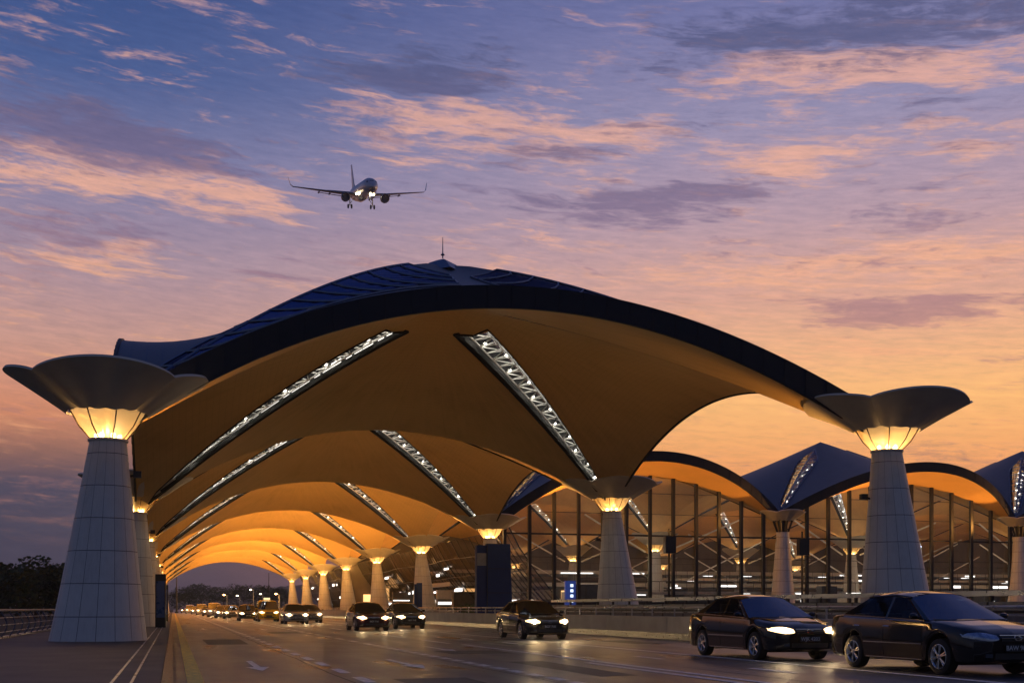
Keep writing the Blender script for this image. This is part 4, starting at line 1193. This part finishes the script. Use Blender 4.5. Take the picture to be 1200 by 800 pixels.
# ================================================================== AIRLINER
M['plane'] = pbr('airliner_skin', (.42, .45, .52), .32, .2, var=.04, scale=.3)
M['planedark'] = pbr('airliner_wing', (.10, .11, .14), .4, .3)
M['landlight'] = emit('landing_light', (1, .80, .46), 40)
pa = at(424, 224, 290)
air = empty('airliner', 'twin engine passenger jet with its wheels down, flying in above the canopy', 'airplane', (0, 0, 0))
m = MB()
st = [(18.2, .08, -.55), (17.9, .45, -.50), (17.2, .95, -.40), (16.2, 1.38, -.22), (14.8, 1.72, -.08), (13, 1.88, 0), (0, 1.88, 0), (-8, 1.86, .02), (-12, 1.5, .28), (-15.5, .95, .7), (-18, .45, 1.1), (-18.8, .12, 1.2)]
m.grid([[(r_*math.cos(2*math.pi*i/24), y_, z_+r_*math.sin(2*math.pi*i/24)) for i in range(25)] for y_, r_, z_ in st])
m.lathe([(.05, 4.6), (.9, 3.8), (1.25, 2), (1.25, -3), (.8, -5), (.05, -6.2)], 16, 'y', (0, 0, -1.15))
m.build('fuselage', M['plane'], air, smooth=60)
m = MB()
for s_ in (-1, 1):
    for i in range(3): m.quad(*[(s_*x_, y_, z_) for x_, y_, z_ in ((.06+.42*i, 16.95-.22*i, .62-.02*i), (.44+.42*i, 16.85-.26*i, .58-.04*i), (.42+.40*i, 16.45-.28*i, 1.02-.10*i), (.06+.40*i, 16.5-.22*i, 1.06-.06*i))])
m.build('cockpit_window', M['plastic'], air)
def foil(secs, name, mat, parent):
    m = MB(); rows = []
    for (x_, y0_, y1_, z_, th) in secs:
        c_ = y0_-y1_; row = []
        for f, g_ in ((0, 0), (.08, .55), (.3, 1), (.6, .7), (1, 0), (.6, -.35), (.3, -.5), (.08, -.35), (0, 0)):
            row.append((x_, y0_-c_*f, z_+g_*th))
        rows.append(row)
    m.grid(rows); m.face([m.vert(p_) for p_ in rows[-1][:-1]]); return m.build(name, mat, parent, smooth=50)
for s_ in (-1, 1):
    w_ = foil([(s_*1.2, 5.6, -2.6, -1.1, .42), (s_*6, 2.4, -2.8, -.65, .30), (s_*16.6, -3.6, -5.4, .75, .12)], 'wing', M['planedark'], air)
    foil([(s_*16.6, -3.6, -5.3, .75, .10), (s_*17.2, -4.2, -5.5, 1.3, .06), (s_*17.7, -5.4, -6.2, 3.2, .04)], 'winglet', M['plane'], w_)
    foil([(s_*2.0, -2.4, -4.3, -1.25, .12), (s_*6, -2.5, -4.2, -.95, .1), (s_*10.5, -3.4, -4.7, -.35, .08)], 'flap', M['planedark'], w_)
    m = MB()
    for fx_ in (3.4, 7.6, 10.2): m.lathe([(.02, 1.2), (.22, .4), (.22, -1.2), (.02, -2.6)], 8, 'y', (s_*fx_, -2.6-(fx_-3)*.25, -1.15+(fx_-3)*.12))
    m.build('flap_fairing', M['planedark'], w_, smooth=True)
    m = MB(); o_ = (s_*4.85, 4.6, -2.05)
    m.lathe([(.80, 1.9), (.98, 2.1), (1.08, 1.8), (1.10, .6), (.85, -1.0), (.55, -1.9), (.30, -1.9)], 22, 'y', o_); m.lathe([(.80, 1.9), (.75, 1.2), (.01, 1.2)], 22, 'y', o_)
    m.box(s_*4.85-.12, s_*4.85+.12, 1.6, 5.8, -1.1, -.8)
    m.build('engine', M['planedark'], air, smooth=40)
    foil([(s_*.4, -13.6, -16.6, .9, .2), (s_*6.6, -16.9, -18.2, 1.5, .08)], 'tailplane', M['planedark'], air)
    m = MB(); m.tube((s_*2.86, -1.2, -1.4), (s_*2.86, -1.4, -3.5), .13, 8); m.tube((s_*2.86, -1.4, -3.0), (s_*1.6, -1.2, -1.5), .07, 6)
    lg = m.build('landing_leg', M['plane'], air)
    for w2 in (-.43, .43):
        m = MB(); m.lathe([(.01, -.17), (.42, -.18), (.55, -.10), (.55, .10), (.42, .18), (.01, .17)], 20, 'x'); m.build('wheel', M['tyre'], lg, smooth=40, loc=(s_*2.86+w2, -1.4, -3.6))
    for (lx, ly, lz, rr) in ((s_*2.1, 5.4, -1.15, .30), (s_*1.55, 5.6, -1.2, .26)):
        m = MB(); m.lathe([(.01, .2), (rr*.7, .16), (rr, 0), (rr*.8, -.2)], 12, 'y', (lx, ly, lz)); m.build('landing_light', M['landlight'], air)
    spot('landing_beam', (s_*2.4, 6.4, -1.3), (s_*1.0, 18, -1.2), 25, (1, .75, .4), 80, .9, .3, air)
m = MB(); rows = []
for (z_, y0_, y1_, th) in ((1.4, -10.5, -17.6, .22), (3, -13.1, -18.0, .18), (8.1, -17.2, -19.3, .08)):
    rows.append([(th*g_, y0_+(y1_-y0_)*f, z_) for f, g_ in ((0, 0), (.1, .8), (.35, 1), (1, 0), (.35, -1), (.1, -.8), (0, 0))])
m.grid(rows); m.face([m.vert(p_) for p_ in rows[-1][:-1]]); m.build('fin', M['plane'], air, smooth=50)
m = MB(); m.tube((0, 13.6, -1.5), (0, 13.8, -3.0), .09, 8); nl = m.build('nose_leg', M['plane'], air)
for w2 in (-.22, .22):
    m = MB(); m.lathe([(.01, -.1), (.28, -.1), (.34, 0), (.28, .1), (.01, .1)], 16, 'x'); m.build('wheel', M['tyre'], nl, loc=(w2, 13.8, -3.05))
m = MB(); m.lathe([(.01, .15), (.22, .1), (.27, 0), (.2, -.15)], 12, 'y', (0, 14.1, -2.0)); m.build('landing_light', M['landlight'], air)
# heading: towards the camera, nose swung a little to the photo's right
vd = Vector((-pa.x, -pa.y, 0)).normalized()
hd = Matrix.Rotation(R(8.5), 3, 'Z') @ vd
ang = math.atan2(-hd.x, hd.y)
air.matrix_world = Matrix.Translation(pa) @ Matrix.Rotation(ang, 4, 'Z') @ Matrix.Rotation(R(-14), 4, 'X') @ Matrix.Rotation(R(3), 4, 'Y')

# ------------------------------------------------------------------ evening haze
b = MB(); b.box(-600, 860, -30, 1450, -1.3, 118)
hm = bpy.data.materials.new('evening_air'); hm.use_nodes = True; kk = NT(hm.node_tree); kk.n.clear()
oo = kk.new('ShaderNodeOutputMaterial'); vv = kk.new('ShaderNodeVolumePrincipled')
vv.inputs['Density'].default_value = .0002; vv.inputs['Color'].default_value = (.88, .89, .93, 1); vv.inputs['Anisotropy'].default_value = .6
kk.link(vv.outputs[0], oo.inputs['Volume'])
b.build('haze', hm)['kind'] = 'stuff'
